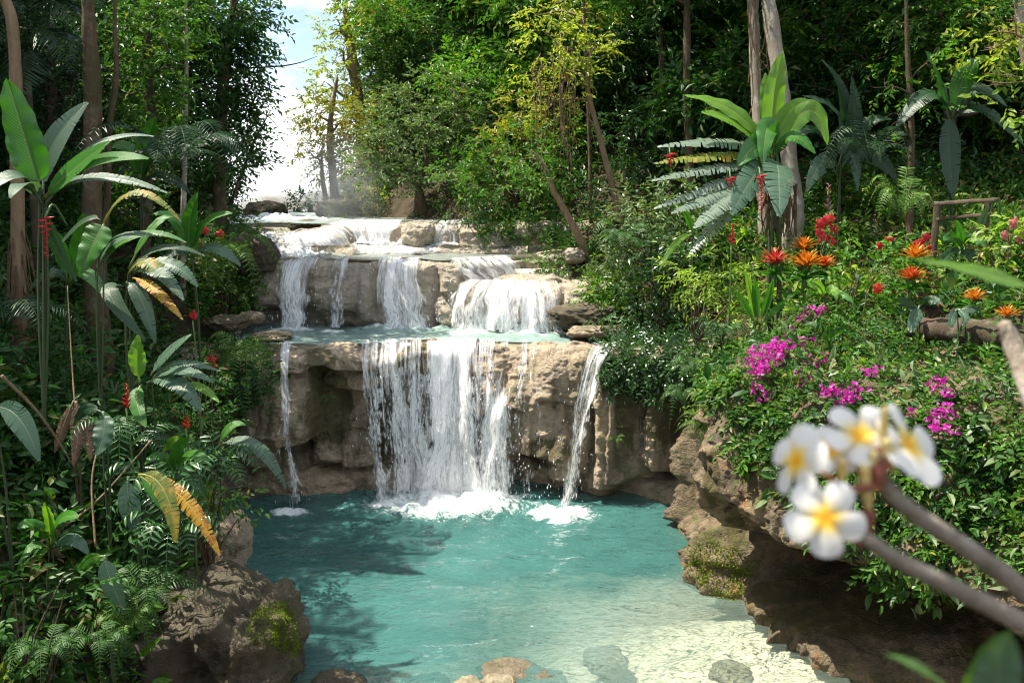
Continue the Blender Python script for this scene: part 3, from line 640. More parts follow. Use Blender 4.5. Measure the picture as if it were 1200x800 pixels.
# big blades -------------------------------------------------------------
def blade(A, Mi, Tp, W, face=(0, -.5, .85), tear=0.0, pet=.12, fold=.25, nseg=30, seed=0, tipw=.5, ripple=.03, prof=None, petr=.012):
    "one large leaf on a bezier midrib. Returns MB with blade and rib"
    r = np.random.default_rng(seed); A, Mi, Tp = [np.asarray(v, float) for v in (A, Mi, Tp)]
    C = 2*Mi-.5*(A+Tp)
    f = lambda t: (1-t)**2*A+2*t*(1-t)*C+t*t*Tp
    face = nrm(np.asarray(face, float))
    mb = MB(); Lm = np.linalg.norm(Tp-Mi)+np.linalg.norm(Mi-A)
    def frame(t):
        t = np.asarray(t)[..., None]
        d = nrm(2*(1-t)*(C-A)+2*t*(Tp-C)); s = nrm(np.cross(d, face)); return f(t), d, s, np.cross(s, d)
    wid = prof or (lambda x: np.clip(np.sin(np.pi*np.clip(x, 0, 1)**.72), 0, 1)**.62)
    nu = 5
    for side in (-1, 1):
        if tear <= 0:
            t = np.linspace(pet, 1, nseg); x = (t-pet)/(1-pet); c, d, s, n = frame(t); w = W*.5*wid(x)
            u = np.linspace(0, 1, nu)[None, :, None]; w_ = w[:, None, None]
            rp = ripple*W*np.sin(x*31+side+seed)[:, None, None]*u**2+ripple*1.5*W*np.sin(x*9+2*side+seed)[:, None, None]*u
            V = c[:, None]+s[:, None]*side*u*w_*(1-.15*u)+n[:, None]*(fold*u*(1-.75*u)*w_+rp)
            uv = np.stack(np.broadcast_arrays(.5+.5*side*u[..., 0], t[:, None]), -1)
            mb.add(V.reshape(-1, 3), gridq(nseg, nu), None, uv.reshape(-1, 2))
        else:
            ns = int(nseg*(.6+.7*tear)); e = np.linspace(pet, 1, ns+1)
            for i in range(ns):
                g = tear*(e[1]-e[0])*.38*(.3+r.random())
                joined = r.random() > tear*1.15
                t0, t1 = e[i], e[i+1]-(0 if joined else g)
                tt = np.linspace(t0, t1, 3); x = (tt-pet)/(1-pet); c, d, s, n = frame(tt)
                w = W*.5*wid(np.clip(x, .02, .98))*(1-.15*tear*r.random()); u = np.linspace(0, 1, nu)[None, :, None]
                nar = np.array([-1, 0, 1.])[:, None, None]*(e[1]-e[0])*Lm*.5*(-.35*(0 if joined else 1))*u**2
                dr = tear*(.25+.5*r.random())
                V = c[:, None]+s[:, None]*side*u*w[:, None, None]*(1-.2*u*dr)+n[:, None]*(fold*u*w[:, None, None]*.6-dr*u**2*w[:, None, None])+d[:, None]*(u*w[:, None, None]*(.22+.12*tear*r.normal())+nar)
                uv = np.stack(np.broadcast_arrays(.5+.5*side*u[..., 0], tt[:, None]), -1)
                mb.add(V.reshape(-1, 3), gridq(3, nu), None, uv.reshape(-1, 2))
    c, d, s, n = frame(np.linspace(0, .97, 14)); pr = np.interp(np.linspace(0, 1, 14), [0, pet, 1], [petr*1.3, petr, petr*.25])
    V, Q, T, uv = tube(c-n*pr[:, None]*.6, pr, 14, 6); uv[:, 0] = .5
    return mb.add(V, Q, T, uv)
def frond(A, Mi, Tp, W, n=22, face=(0, -.3, .9), lw=.14, droop=.25, seed=0, ang=.5, petr=.006, pet=.12, taper=.7):
    "pinnate frond: rachis and narrow leaflets"
    r = np.random.default_rng(abs(int(seed))); A, Mi, Tp = [np.asarray(v, float) for v in (A, Mi, Tp)]; C = 2*Mi-.5*(A+Tp); face = nrm(np.asarray(face, float))
    t = np.linspace(pet, .985, n)[:, None]; p = (1-t)**2*A+2*t*(1-t)*C+t*t*Tp; d = nrm(2*(1-t)*(C-A)+2*t*(Tp-C)); s = nrm(np.cross(d, face)); nn = np.cross(s, d)
    x = ((t[:, 0]-pet)/(1-pet)); w = W*.5*np.clip(np.sin(np.pi*np.clip(.12+.86*x, 0, 1)**taper), .08, 1)
    mb = MB()
    for side in (-1, 1):
        ld = s*side+d*ang+r.normal(0, .06, s.shape)
        V, T = leaf_tris(p, ld, nn+r.normal(0, .1, s.shape)+.15*s*side, w*(.92+.16*r.random(n)), np.full(n, lw*W*.5)*(.5+.5*w/w.max()), True, .15, droop)
        mb.add(V, None, T, np.tile([[.3, .5]], (len(V), 1)))
    tt = np.linspace(0, 1, 12)[:, None]; c = (1-tt)**2*A+2*tt*(1-tt)*C+tt*tt*Tp
    return mb.add(*tube(c, [petr, petr*.8, petr*.3], 12, 5))
B_GREEN = blade_mat('broad_leaf_green', (.022, .115, .008), (.045, .18, .014))
B_LIME = blade_mat('broad_leaf_lime', (.085, .21, .015), (.15, .30, .03), (.28, .36, .10), .42)
B_BLUE = blade_mat('broad_leaf_blue_green', (.035, .085, .050), (.065, .125, .075), (.12, .17, .10), .22, .40, 34, None, .55)
B_GLARE = blade_mat('broad_leaf_glare', (.11, .16, .12), (.17, .22, .17), (.2, .25, .17), .2, .34, 34, None, .8)  # sun glare on the leaves painted in as a paler base colour
B_DARK = blade_mat('broad_leaf_dark', (.010, .040, .014), (.022, .065, .022), (.05, .09, .04), .2, .42, 34, None, .5)
B_YTORN = blade_mat('broad_leaf_yellowing', (.16, .20, .03), (.10, .15, .03), (.30, .28, .08), .35, .45, 34, (.40, .26, .04))
B_GOLD = blade_mat('broad_leaf_gold', (.50, .30, .02), (.42, .20, .02), (.45, .32, .06), .35, .5, 34, (.28, .11, .02))
B_DEAD = blade_mat('broad_leaf_dead', (.17, .10, .055), (.10, .06, .035), (.2, .13, .08), .15, .7, 20)
F_FERN = plain_mat('fern_green', (.045, .12, .018), (.03, .085, .015), .5, 4, .3)
F_FERNB = plain_mat('fern_bright', (.10, .20, .025), (.07, .15, .02), .5, 4, .35)
F_PALM = plain_mat('palm_green', (.018, .055, .018), (.03, .075, .028), .4, 4, .25)
F_PALMB = plain_mat('bamboo_palm_green', (.025, .085, .020), (.045, .125, .028), .36, 4, .3, .6)
G_LITTER = leaf_mat('leaf_litter', (.09, .05, .022), (.17, .10, .05), (.26, .19, .09), .1, .8, .2)
C_RED = plain_mat('red_bracts', (.55, .012, .012), (.42, .010, .015), .4, 9, .25, .5)
C_REDOR = plain_mat('orange_red_bracts', (.62, .06, .012), (.48, .02, .012), .4, 9, .25)
C_STALK = plain_mat('green_stalk', (.05, .11, .025), (.08, .13, .04), .5, 8)
C_SHAG = plain_mat('shaggy_fibre', (.13, .085, .05), (.07, .045, .025), .9, 10, 0, .2, .02)
FACE = (0, -.55, .8); FRONT = (0, -1, .25)
def plant(name, label, cat, base, group=None): return thing(name, label, cat, base, group)
def leaf_px(root, Y, a, m, t, W, mat, tear=0, face=FACE, dt=0.0, dm=None, name='leaf', **k):
    NB[0] += 1; dm = dt*.5 if dm is None else dm
    return blade(P(*a, Y), P(*m, Y+dm), P(*t, Y+dt), M(W, Y), face, tear, seed=NB[0], **k).build(name, mat, root)
def claw_spike(A, Tp, n, size, hang=True, seed=0, two_sided=True, wide=.34):
    "heliconia or ginger head: boat-shaped bracts along an axis"
    A, Tp = np.asarray(A, float), np.asarray(Tp, float); mb = MB(); r = np.random.default_rng(seed)
    mb.add(*tube([A, (A+Tp)/2+[.01, 0, 0], Tp], [size*.09, size*.07, size*.04], 10, 6))
    ax = nrm(Tp-A)
    for i in range(n):
        t = (i+.4)/n; p = A+(Tp-A)*t; ph = (i % 2)*np.pi+i*.25 if two_sided else i*2.4
        sd = np.array([np.cos(ph), np.sin(ph)*.8, 0]); L = size*(1.1-.65*t)
        d = nrm(sd+ax*(.30 if hang else .75)+np.array([0, 0, .25 if hang else .0])); nn = nrm(np.cross(d, np.cross(ax, d)))
        s = np.cross(d, nn); q = np.linspace(0, 1, 7)[:, None]; w = L*wide*np.sin(np.pi*np.clip(q, .02, 1)**.6)*(1-q*.4)
        c = p+d*L*q+np.array([0, 0, .18*L])*q**2
        ring = np.linspace(0, 2*np.pi, 6, endpoint=False)
        V = c[:, None]+(s[None, None]*np.cos(ring)[None, :, None]*.45+nn[None, None]*np.sin(ring)[None, :, None]*.7)*w[:, None]
        mb.add(V.reshape(-1, 3), gridq(7, 6, True))
    return mb
def rosette(c, R, n, W, seed=0, up=.9, arch=.5, spread=1.0, ring=2):
    "bromeliad: n strap leaves in rings"
    r = np.random.default_rng(seed); mb = MB(); c = np.asarray(c, float)
    for i in range(n):
        a = i*2.39996+r.normal(0, .1); k = (i+.5)/n; tilt = .15+spread*1.15*k
        L = R*(.75+.35*r.random()); h = np.array([np.cos(a), np.sin(a), 0])
        m = c+h*L*.5*math.sin(tilt)+np.array([0, 0, L*.55*math.cos(tilt)*up]); t = c+h*L*math.sin(tilt*1.15)+np.array([0, 0, L*(math.cos(tilt)*up-arch*.3*k)])
        fc = np.array([-h[0]*.8, -h[1]*.8, .8])
        q = np.linspace(0, 1, 9)[:, None]; C = 2*m-.5*(c+t); p = (1-q)**2*c+2*q*(1-q)*C+q*q*t
        d = nrm(np.gradient(p, axis=0)); s = nrm(np.cross(d, fc)); nn = np.cross(s, d); w = W*.5*(np.clip(1-q, 0, 1)**.55)*(.75+.5*q)
        V = np.stack([p-s*w+nn*w*.5, p, p+s*w+nn*w*.5], 1)
        mb.add(V.reshape(-1, 3), gridq(9, 3), None, np.tile([[.3, .5]], (27, 1)))
    return mb
# ------------------------------------------------------------ trees behind the falls
tree('feathery olive-yellow tree with mist at its foot beside the sky gap', 31, [([(392, 238), (390, 200), (386, 150), (395, 90)], .16), ([(381, 236), (378, 205), (376, 180)], .10)],
     [(380, 165, 34, 24), (402, 140, 38, 26), (372, 132, 24, 18), (412, 172, 30, 26), (366, 182, 20, 16), (396, 200, 28, 16), (425, 150, 25, 25)], G_OLIVE, .17, .8, BARK_TAN)
tree('tall yellow-green tree forming the right edge of the sky gap', 35, [([(430, 240), (425, 150), (412, 60), (405, 10)], .25)],
     [(401, 68, 30, 30), (424, 25, 32, 30), (436, 82, 34, 36), (388, 102, 22, 18), (462, 50, 26, 34), (434, -5, 34, 26), (398, 35, 20, 18), (378, 118, 14, 10), (416, 108, 28, 20), (456, 110, 26, 26)], G_YELL, .19, .8, BARK_TAN)
tree('dense dark tree with a broad conical top above the centre of the falls', 31, [([(480, 245), (482, 150), (480, 30)], .25)],
     [(478, 24, 42, 22), (468, 56, 40, 22), (512, 62, 38, 24), (448, 44, 22, 18), (494, 88, 44, 20), (460, 88, 30, 18), (500, 35, 30, 20)], G_DARK, .16, 1.1)
tree('pale grey-green tree at the top edge behind the layered bright tree', 38, [([(575, 240), (572, 120), (570, 10)], .28)],
     [(556, 20, 36, 24), (594, 28, 40, 26), (574, 55, 46, 22), (540, 42, 26, 20), (615, 55, 28, 22), (585, -4, 46, 24), (530, 0, 30, 24)], G_GREY, .2, 1.0)
tree('bright green broadleaf tree with layered boughs in the centre of the far wall of forest', 28, [([(575, 245), (572, 170), (562, 70)], .18)],
     [(562, 76, 44, 15), (594, 68, 34, 15), (538, 98, 34, 14), (584, 106, 48, 15), (556, 130, 38, 14), (606, 132, 36, 14), (540, 70, 24, 10)], G_BRIGHT, .2, 1.1, asp=.5)
tree('dusty green tree on an arching forked trunk above the top terrace', 26, [([(498, 256), (489, 218), (474, 186), (452, 178), (432, 180)], .12), ([(490, 222), (500, 190), (496, 150)], .09)],
     [(450, 132, 38, 26), (490, 120, 44, 32), (530, 142, 38, 28), (480, 162, 40, 18), (440, 165, 26, 16), (520, 182, 40, 18), (458, 206, 32, 14), (542, 112, 32, 24), (430, 195, 22, 14), (505, 205, 30, 12)], G_GREY, .16, .8, BARK_BR)
tree('mid-green tree leaning low over the stream right of the top terrace', 23, [([(612, 262), (604, 240), (592, 205)], .08), ([(603, 262), (594, 232), (585, 200)], .06), ([(630, 262), (625, 235), (640, 200)], .07)],
     [(560, 192, 42, 20), (602, 176, 46, 22), (642, 200, 46, 22), (590, 216, 52, 15), (652, 172, 34, 22), (552, 220, 28, 14), (622, 234, 42, 14), (530, 205, 24, 12), (660, 225, 30, 18)], G_MID, .17, .95, BARK_BR, fine=True)
vt = tree('yellow-green vine-hung tree on a pale twisted trunk right of centre', 20, [([(738, 290), (722, 235), (714, 205), (700, 150), (688, 100), (692, 60), (680, 20)], .075)],
     [(650, 50, 34, 28), (640, 16, 30, 20), (682, 14, 34, 24), (660, 92, 30, 22), (626, 82, 20, 18), (702, 50, 24, 20), (672, 60, 30, 24), (640, 120, 24, 16)], G_YELL, .15, .7, BARK_TAN, carve=.1)
v = MB()
for i in range(26):
    x = 632+rng.random()*68; y0 = 40+rng.random()*60; L = 50+rng.random()*95; dy = rng.normal(0, .4)
    v.add(*tube([P(x, y0, 20+dy), P(x+rng.normal(0, 5), y0+L*.5, 20+dy), P(x+rng.normal(0, 7), y0+L, 20+dy)], [.013, .010, .006], 10, 4))
v.add(*tube([P(690, 60, 20), P(662, 95, 20.2), P(640, 130, 20), P(620, 128, 20)], [.022, .018, .008], 16, 5))
v.add(*tube([P(700, 150, 20), P(672, 122, 19.8), P(655, 128, 20)], [.022, .018, .01], 16, 5))
v.build('hanging_vines', BARK_TAN, vt)
tree('olive-leaved sapling in the gap between the layered tree and the vine-hung tree', 24, [([(640, 262), (628, 200), (615, 150)], .06)], [(614, 142, 32, 16), (600, 158, 28, 14), (640, 152, 30, 18), (625, 118, 28, 16), (655, 140, 22, 14)], G_OLIVE, .16, .8, BARK_TAN)
tree('bare brown trunk leaning left out of the bank beside the middle terrace', 19.6, [([(697, 318), (682, 285), (664, 250), (648, 222), (640, 200), (632, 186), (622, 176)], .085)], [(640, 205, 26, 14), (628, 190, 24, 12)], G_MID, .15, .9, BARK_TAN)
tree('straight slim trunk rising through the shade beside the twisted trunk', 21, [([(694, 305), (692, 230), (690, 150), (686, 60), (684, -40)], .05)], [(690, -30, 50, 25), (720, -15, 40, 20)], G_MID, .16, .9, BARK_BR)
# right bank
tree('straight dark trunk in the shade left of the traveller palm', 19.5, [([(806, 290), (808, 200), (805, 100), (806, -20), (806, -120)], .10)], [(790, -60, 70, 40), (840, -80, 60, 40), (770, -20, 50, 24)], G_DARK, .18, 1.0, BARK_BR)
tree('slender mottled grey trunk close behind the traveller palm', 17.5, [([(896, 260), (890, 150), (886, 60), (884, -30), (884, -150)], .13)], [(860, -90, 70, 40), (920, -110, 60, 40)], G_DARK, .18, 1.0, BARK_PALE)
gt = [o for o in bpy.data.objects if o.get('label', '').startswith('slender mottled')][0]
for i in range(9):
    x = 872+rng.random()*34; y1 = 60+rng.random()*150; MB().add(*tube([P(x, -40, 17.3), P(x+rng.normal(0, 7), y1*.45, 17.2), P(x+rng.normal(0, 9), y1*.8, 17.25), P(x+rng.normal(0, 10), y1, 17.2)], [.016, .014, .011, .006], 26, 5)).build('vine', BARK_TAN, gt)
tree('thick pale trunk rising behind the traveller palm', 17, [([(926, 262), (922, 200), (915, 100), (906, 20), (900, -60), (896, -160)], .17)], [(930, -120, 80, 40), (880, -140, 60, 40)], G_DARK, .18, 1.0, BARK_PALE)
tree('thin pale trunk far back in the dark forest right of the thick pale trunk', 24, [([(972, 240), (970, 120), (968, 20), (966, -100)], .08)], [(970, -60, 80, 40), (1010, -40, 60, 30)], G_DARK, .2, 1.0, BARK_PALE)
tree('pale leaning trunk at the top right corner', 13.5, [([(1224, 300), (1214, 150), (1200, 40), (1190, -40), (1184, -140)], .09)], [(1180, -90, 90, 40), (1240, -60, 60, 40)], G_MID, .15, 1.0, BARK_PALE)
tree('slim dark trunk with a thin-leaved sprig beside the hanging banana leaf', 15.5, [([(1068, 250), (1068, 150), (1064, 60), (1062, -40)], .06)], [(1058, 140, 26, 22), (1080, 112, 30, 22), (1046, 165, 24, 14), (1090, 70, 36, 22), (1040, 100, 28, 18)], G_BRIGHT, .13, .55, BARK_BR, carve=.05)
tree('yellow-leaved sprig tree in the top right corner', 13, [([(1240, 300), (1230, 150), (1210, 60), (1190, 40)], .05)], [(1168, 38, 22, 20), (1185, 20, 24, 18), (1160, 60, 14, 10)], G_YELL, .13, .55, BARK_TAN, carve=.05)
tree('bright green leafy tree hanging in below the yellow sprig at the right edge', 13, [([(1250, 300), (1240, 150), (1220, 90)], .05)], [(1180, 88, 34, 14), (1210, 70, 30, 18), (1160, 98, 20, 10), (1195, 130, 26, 14)], G_LIME, .16, .6, BARK_TAN, fine=True)
for lab, Y, x, bl, mt in [
    ('dark shaded tree behind the vine-hung tree at the top edge', 26, 745, [(740, 40, 60, 40), (770, 90, 50, 35), (720, 100, 45, 35), (790, 30, 50, 40), (745, 145, 50, 30), (720, 10, 50, 30)], G_DARK),
    ('dark tree with glinting leaves left of the straight dark trunk', 22, 775, [(760, 170, 45, 28), (790, 130, 40, 28), (745, 205, 40, 25), (780, 210, 40, 25), (735, 150, 30, 22)], G_GLOSS),
    ('deep green tree between the straight dark trunk and the grey trunk', 24, 848, [(845, 50, 45, 40), (850, 110, 45, 35), (830, 165, 35, 28), (865, 10, 40, 30), (840, 215, 40, 30)], G_DARK),
    ('dark green tree right of the thick pale trunk', 20, 985, [(960, 40, 40, 36), (1000, 30, 44, 36), (985, 85, 46, 34), (1025, 70, 36, 30), (950, 100, 30, 26), (1010, 5, 50, 30)], G_DARK),
    ('mid-green tree lit at its top near the right edge', 18, 1110, [(1100, 30, 50, 36), (1145, 50, 44, 36), (1120, 90, 48, 28), (1080, 10, 44, 30), (1160, 5, 50, 34), (1165, 110, 40, 26)], G_MID),
    ('deep shaded tree behind the wooden railing', 21, 1150, [(1150, 150, 60, 36), (1100, 190, 50, 30), (1180, 200, 50, 36), (1040, 200, 50, 36), (1000, 170, 50, 36)], G_DEEP)]:
    tree(lab, Y, [([(x, 260), (x+4, 150), (x, 30)], .14)], bl, mt, .17, 1.0)
# left bank
lt = tree('large dark-leaved tree leaning out to the left edge of the sky gap', 19, [([(262, 300), (258, 200), (262, 100), (270, 20), (280, -60)], .15)],
     [(208, 40, 46, 32), (248, 30, 44, 30), (276, 62, 34, 24), (260, 102, 42, 22), (226, 112, 40, 24), (276, 8, 40, 24), (266, 150, 42, 20), (244, 186, 42, 18), (291, 112, 20, 14), (284, 165, 22, 12), (296, 40, 20, 14), (216, 160, 36, 22), (308, 22, 14, 8), (231, 70, 40, 26), (251, 128, 40, 22), (231, 215, 40, 18), (272, 190, 30, 14), (264, 45, 34, 22)], G_DARK, .15, 1.5, BARK_BR, carve=.4)
for q, rr in (([P(285, 80, 19), P(325, 78, 19), P(350, 74, 19), P(372, 66, 19)], [.02, .014, .005]), ([P(290, 120, 19), P(318, 140, 19), P(332, 158, 19)], [.018, .012, .004]), ([P(270, 240, 19.4), P(296, 170, 19.4), P(318, 128, 19.2)], [.05, .035, .01])):
    MB().add(*tube(q, rr, 14, 6)).build('bare_branch', BARK_DK, lt)
tree('thick brown mossy trunk in the left foreground forest', 13, [([(112, 330), (110, 230), (108, 120), (107, 20), (105, -50)], .155)], [(-40, -66, 70, 34), (-70, -100, 80, 40)], G_DARK, .16, 1.0, BARK_BR)
tree('thin crooked lichen-spotted trunk right of the thick mossy trunk', 13.6, [([(124, 330), (127, 230), (129, 150), (136, 90), (134, 30), (137, -50)], .055)], [(0, -62, 56, 26), (40, -52, 40, 20)], G_DARK, .16, 1.0, BARK_BR)
tree('pale slim trunk between the mossy trunk and the leaning tree', 17, [([(214, 320), (216, 215), (218, 120), (217, 40), (216, -60)], .055)], [(196, 10, 46, 26), (205, -30, 46, 30)], G_MID, .15, .9, BARK_PALE)
for lab, Y, x, bl, mt in [
    ('dark tree filling the top left behind the mossy trunk', 17, 60, [(50, 60, 50, 36), (90, 100, 50, 36), (30, 130, 50, 40), (70, 160, 46, 30), (70, 10, 60, 30), (10, 30, 50, 40), (20, 200, 50, 30)], G_DEEP),
    ('mid-green lit-leaf tree between the thin crooked trunk and the pale slim trunk', 16.5, 172, [(165, 40, 36, 30), (195, 75, 34, 28), (160, 105, 36, 26), (185, 20, 40, 26), (190, 140, 34, 22), (160, 160, 34, 22)], G_MID),
    ('deep green tree behind the pale slim trunk', 20, 215, [(205, 150, 40, 26), (230, 190, 40, 24), (190, 200, 40, 26), (215, 230, 40, 24), (160, 215, 40, 26), (250, 230, 36, 20)], G_DARK)]:
    tree(lab, Y, [([(x, 300), (x+3, 150), (x, 30)], .12)], bl, mt, .15, 1.0)
# palm with slim pale trunk at the left edge
pt = thing('palm_tree', 'slim pale palm trunk with a shaggy fibrous foot at the left edge', 'palm tree', (*P(20, 420, 11)[:2], hgt(*P(20, 420, 11)[:2])))
g = P(20, 420, 11); mb = MB().add(*tube([[g[0], g[1], hgt(g[0], g[1])-.2], P(22, 330, 11), P(20, 200, 11), P(18, 80, 11), P(10, 10, 11), P(-20, -30, 11), P(-95, -80, 11)], [.12, .09, .075, .07, .07], 40, 10, .06))
mb.build('trunk', BARK_TAN, pt)
sk = MB()
for i in range(70):
    a = rng.random()*6.28; h = rng.random(); c = P(21, 265+140*h, 11); d = np.array([math.cos(a), math.sin(a), 0])
    sk.add(*tube([c+d*.08, c+d*(.14+.05*h)+[0, 0, -.3], c+d*(.16+.22*h*rng.random())+[0, 0, -.7-.2*rng.random()]], [.014, .01, .005], 6, 4, cap=False))
sk.build('shaggy_skirt', C_SHAG, pt)
top = P(-95, -80, 11)
for i in range(11):
    a = i*.571+.2; d = np.array([math.cos(a), math.sin(a), 0])
    frond(top, top+d*.6+[0, 0, .4], top+d*1.2+[0, 0, -.2], .7, 34, (0, 0, 1), .07, .35, i).build('frond', F_PALM, pt)
pf = thing('palm', 'dark feather palm with arching fronds at the top left corner', 'palm', (*P(40, 300, 13.5)[:2], hgt(*P(40, 300, 13.5)[:2])))
g = np.array(pf.location); hub = P(30, 60, 13.8)
MB().add(*tube([g-[0, 0, .2], (g+hub)/2, hub], [.09, .07, .06], 16, 8)).build('trunk', BARK_DK, pf)
for t_, m_ in [((98, 42), (62, 2)), ((120, 5), (70, -22)), ((-20, 90), (0, 20)), ((85, 85), (60, 36)), ((20, 120), (24, 70)), ((-40, 20), (0, -10)), ((60, -60), (40, -20))]:
    frond(hub, P(*m_, 13.5), P(*t_, 13.2), 1.0, 34, (0, -.3, .9), .07, .45, int(t_[0])).build('frond', F_PALM, pf)
# ------------------------------------------------------------ the forest that closes the view: one mass
def forest(name, label, cond, n, y0, y1, x0, x1, seed, mats):
    r = np.random.default_rng(seed); pts, sc, rot = [], [], []
    while len(pts) < n:
        x, y = r.uniform(x0, x1), r.uniform(y0, y1)
        z = hgt(x, y); s = r.uniform(.9, 1.7)*(1+max(0, y-25)*.012); k = r.random()
        p = np.array([x, y, z+s*.8+k**1.3*13])
        if cond(x, y, p, s): pts.append(p); sc.append(s); rot.append(r.random()*6.28)
    me = bpy.data.meshes.new(name); me.from_pydata([tuple(p) for p in pts], [], [])
    me.attributes.new('s', 'FLOAT', 'POINT').data.foreach_set('value', np.array(sc, np.float32))
    me.attributes.new('r', 'FLOAT', 'POINT').data.foreach_set('value', np.array(rot, np.float32))
    o = bpy.data.objects.new(name, me); COL.objects.link(o); tag(o, label, None, None, 'stuff')
    ng = bpy.data.node_groups.new(name, 'GeometryNodeTree')
    ng.interface.new_socket('Geometry', in_out='INPUT', socket_type='NodeSocketGeometry'); ng.interface.new_socket('Geometry', in_out='OUTPUT', socket_type='NodeSocketGeometry')
    N = ng.nodes.new; gi, go = N('NodeGroupInput'), N('NodeGroupOutput'); iop = N('GeometryNodeInstanceOnPoints')
    a = N('GeometryNodeInputNamedAttribute'); a.data_type = 'FLOAT'; a.inputs[0].default_value = 's'
    b = N('GeometryNodeInputNamedAttribute'); b.data_type = 'FLOAT'; b.inputs[0].default_value = 'r'
    cx = N('ShaderNodeCombineXYZ'); L = ng.links.new; L(b.outputs[0], cx.inputs[2])
    jg = N('GeometryNodeGeometryToInstance')
    for i, mt in enumerate(mats):
        sd = seed*10+i; rr = np.random.default_rng(sd)
        bl = [(nrm(rr.normal(0, 1, 3))*np.array([.62, .62, .42]), .48+.2*rr.random()) for _ in range(7)]
        V, T = crown_mesh(bl, .17, .85, 9, .45, sd, .25)
        src = mk('forest_clump', V, None, T, mt, None, smooth=False); me2 = src.data; 
        COL.objects.unlink(src)
        oi = N('GeometryNodeObjectInfo'); oi.inputs[0].default_value = src; oi.inputs[1].default_value = True
        L(oi.outputs['Geometry'], jg.inputs[0])
    iop.inputs['Pick Instance'].default_value = True
    L(gi.outputs[0], iop.inputs['Points']); L(jg.outputs[0], iop.inputs['Instance']); L(a.outputs[0], iop.inputs['Scale']); L(cx.outputs[0], iop.inputs['Rotation'])
    L(iop.outputs[0], go.inputs[0])
    md = o.modifiers.new('growth', 'NODES'); md.node_group = ng
    return o
def gapfree(p, s, lo=278, hi=405):
    u, v = proj(p); r = s*FPX/p[1]; return u+r*1.15 < lo or u-r*1.15 > hi
def cl(x, y, p, s): 
    if not (x < xl(y)-3.0-.06*(p[2]-5) and gapfree(p, s)): return False
    u, v = proj(p); r = s*FPX/p[1]
    if y < 24 and x+.51*(p[2]+s*.6)+s > -3.0: return False
    return y > 16.5 or u+r < 60 or v > 900 or v+r < -15  # clumps above the view are put in to shade the left bank
def shade_canopy(x, y, p, s):
    u, v = proj(p); r = s*FPX/max(p[1], 3)
    return x < xl(y)-1.5 and v+r < -12 and p[2] > 8 and x+.505*(p[2]+s*.6)+s < -3.2
forest('left_shade_canopy', 'unseen leaf clumps added above the left bank to shade it', shade_canopy, 110, 4, 17, -20, -5, 7, [G_DEEP, G_DARK])  # out-of-view clumps added to cast shade on the left bank
def cr_(x, y, p, s): return x > xr(y)+(3.2 if y > 17 else 5.2) and gapfree(p, s) and not (y < 17.5 and p[2] > 5 and proj(p)[0] < 1180) and y > 16.8
forest('left_forest', 'dark forest mass rising behind the left bank', cl, 420, 9, 50, -34, -5, 3, [G_DEEP, G_DARK, G_MID])
forest('right_forest', 'dark forest mass rising behind the right bank', cr_, 560, 17, 44, -6, 30, 4, [G_DARK, G_MID, G_DARK, G_MID])
def cfar(x, y, p, s): return x > xr(y)+1.5 and gapfree(p, s, 278, 410)
forest('far_forest', 'sunlit wall of forest behind the top of the falls', cfar, 300, 30, 58, -14, 18, 5, [G_MID, G_BRIGHT, G_OLIVE, G_DARK])
# ------------------------------------------------------------ undergrowth (nobody could count it)
def scatter(name, label, pts, nor, leaf, mat, seed, K=7, L=.35, asp=.42, upw=.8, hang=0.0, fine=True):
    r = np.random.default_rng(seed); n = len(pts)
    d = nor*upw+r.normal(0, .6, (n, 3)); d[:, 2] += .25-hang
    up = nor*.5+np.array([0, -.15, .9])+r.normal(0, .3, (n, 3))
    V, T = sprays(pts, d, up, L*(.5+.9*r.random(n)), K, leaf, asp, fine, seed, .35)
    return tag(mk(name, V, None, T, mat, None, smooth=False), label, None, None, 'stuff')
def bank_points(n, x0, x1, y0, y1, cond, seed):
    r = np.random.default_rng(seed); x = r.uniform(x0, x1, n*6); y = r.uniform(y0, y1, n*6)
    p = np.stack([x, y, height(x, y)], -1)
    e = .1; nx = (height(x+e, y)-p[:, 2])/e; ny = (height(x, y+e)-p[:, 2])/e
    nr = nrm(np.stack([-nx, -ny, np.ones_like(nx)], -1)); k = cond(p) & (vnoise(p*1.3, seed) > -.35+.3*r.random(len(p)))
    return p[k][:n], nr[k][:n]
lc = lambda m: (lambda p: (p[:, 0] < xl(p[:, 1])-m) & (p[:, 2] > .25))
for i, (n, lf, mt, L, K, m) in enumerate([(5200, .085, G_COVER, .30, 9, .25), (2600, .15, G_DARK, .5, 7, .4), (900, .24, G_MID, .55, 5, .5), (1500, .11, G_BRIGHT, .35, 9, .3)]):
    p, q = bank_points(n, -13, -1.5, 4.5, 21, lc(m), 50+i)
    scatter('undergrowth', 'leafy undergrowth covering the left bank', p, q, lf, mt, 60+i, K, L)
p, q = bank_points(2600, -12, -4, 6.5, 17, lc(.9), 56); p = p+np.random.default_rng(4).random((len(p), 1))**1.5*np.array([0, 0, 1.25])
scatter('undergrowth', 'taller leafy stems standing over the left bank', p, q, .15, G_DARK, 66, 8, .5)
for i, (n, lf, mt, L, K, sp_) in enumerate([(700, .34, G_MID, .30, 4, .2), (500, .24, G_DARK, .35, 4, .85), (260, .3, G_BRIGHT, .3, 4, .22)]):
    p, q = bank_points(n, -12, -2, 5, 18, lc(.5), 150+i); scatter('undergrowth', 'lance-leaved and round-leaved seedlings on the left bank', p, q, lf, mt, 160+i, K, L, sp_)
    p, q = bank_points(n, 2, 14, 7, 19, lambda p: (p[:, 0] > xr(p[:, 1])+1.5) & (p[:, 2] > .3), 170+i); scatter('undergrowth', 'lance-leaved and round-leaved seedlings on the right bank', p, q, lf*.85, mt, 180+i, K, L, sp_)
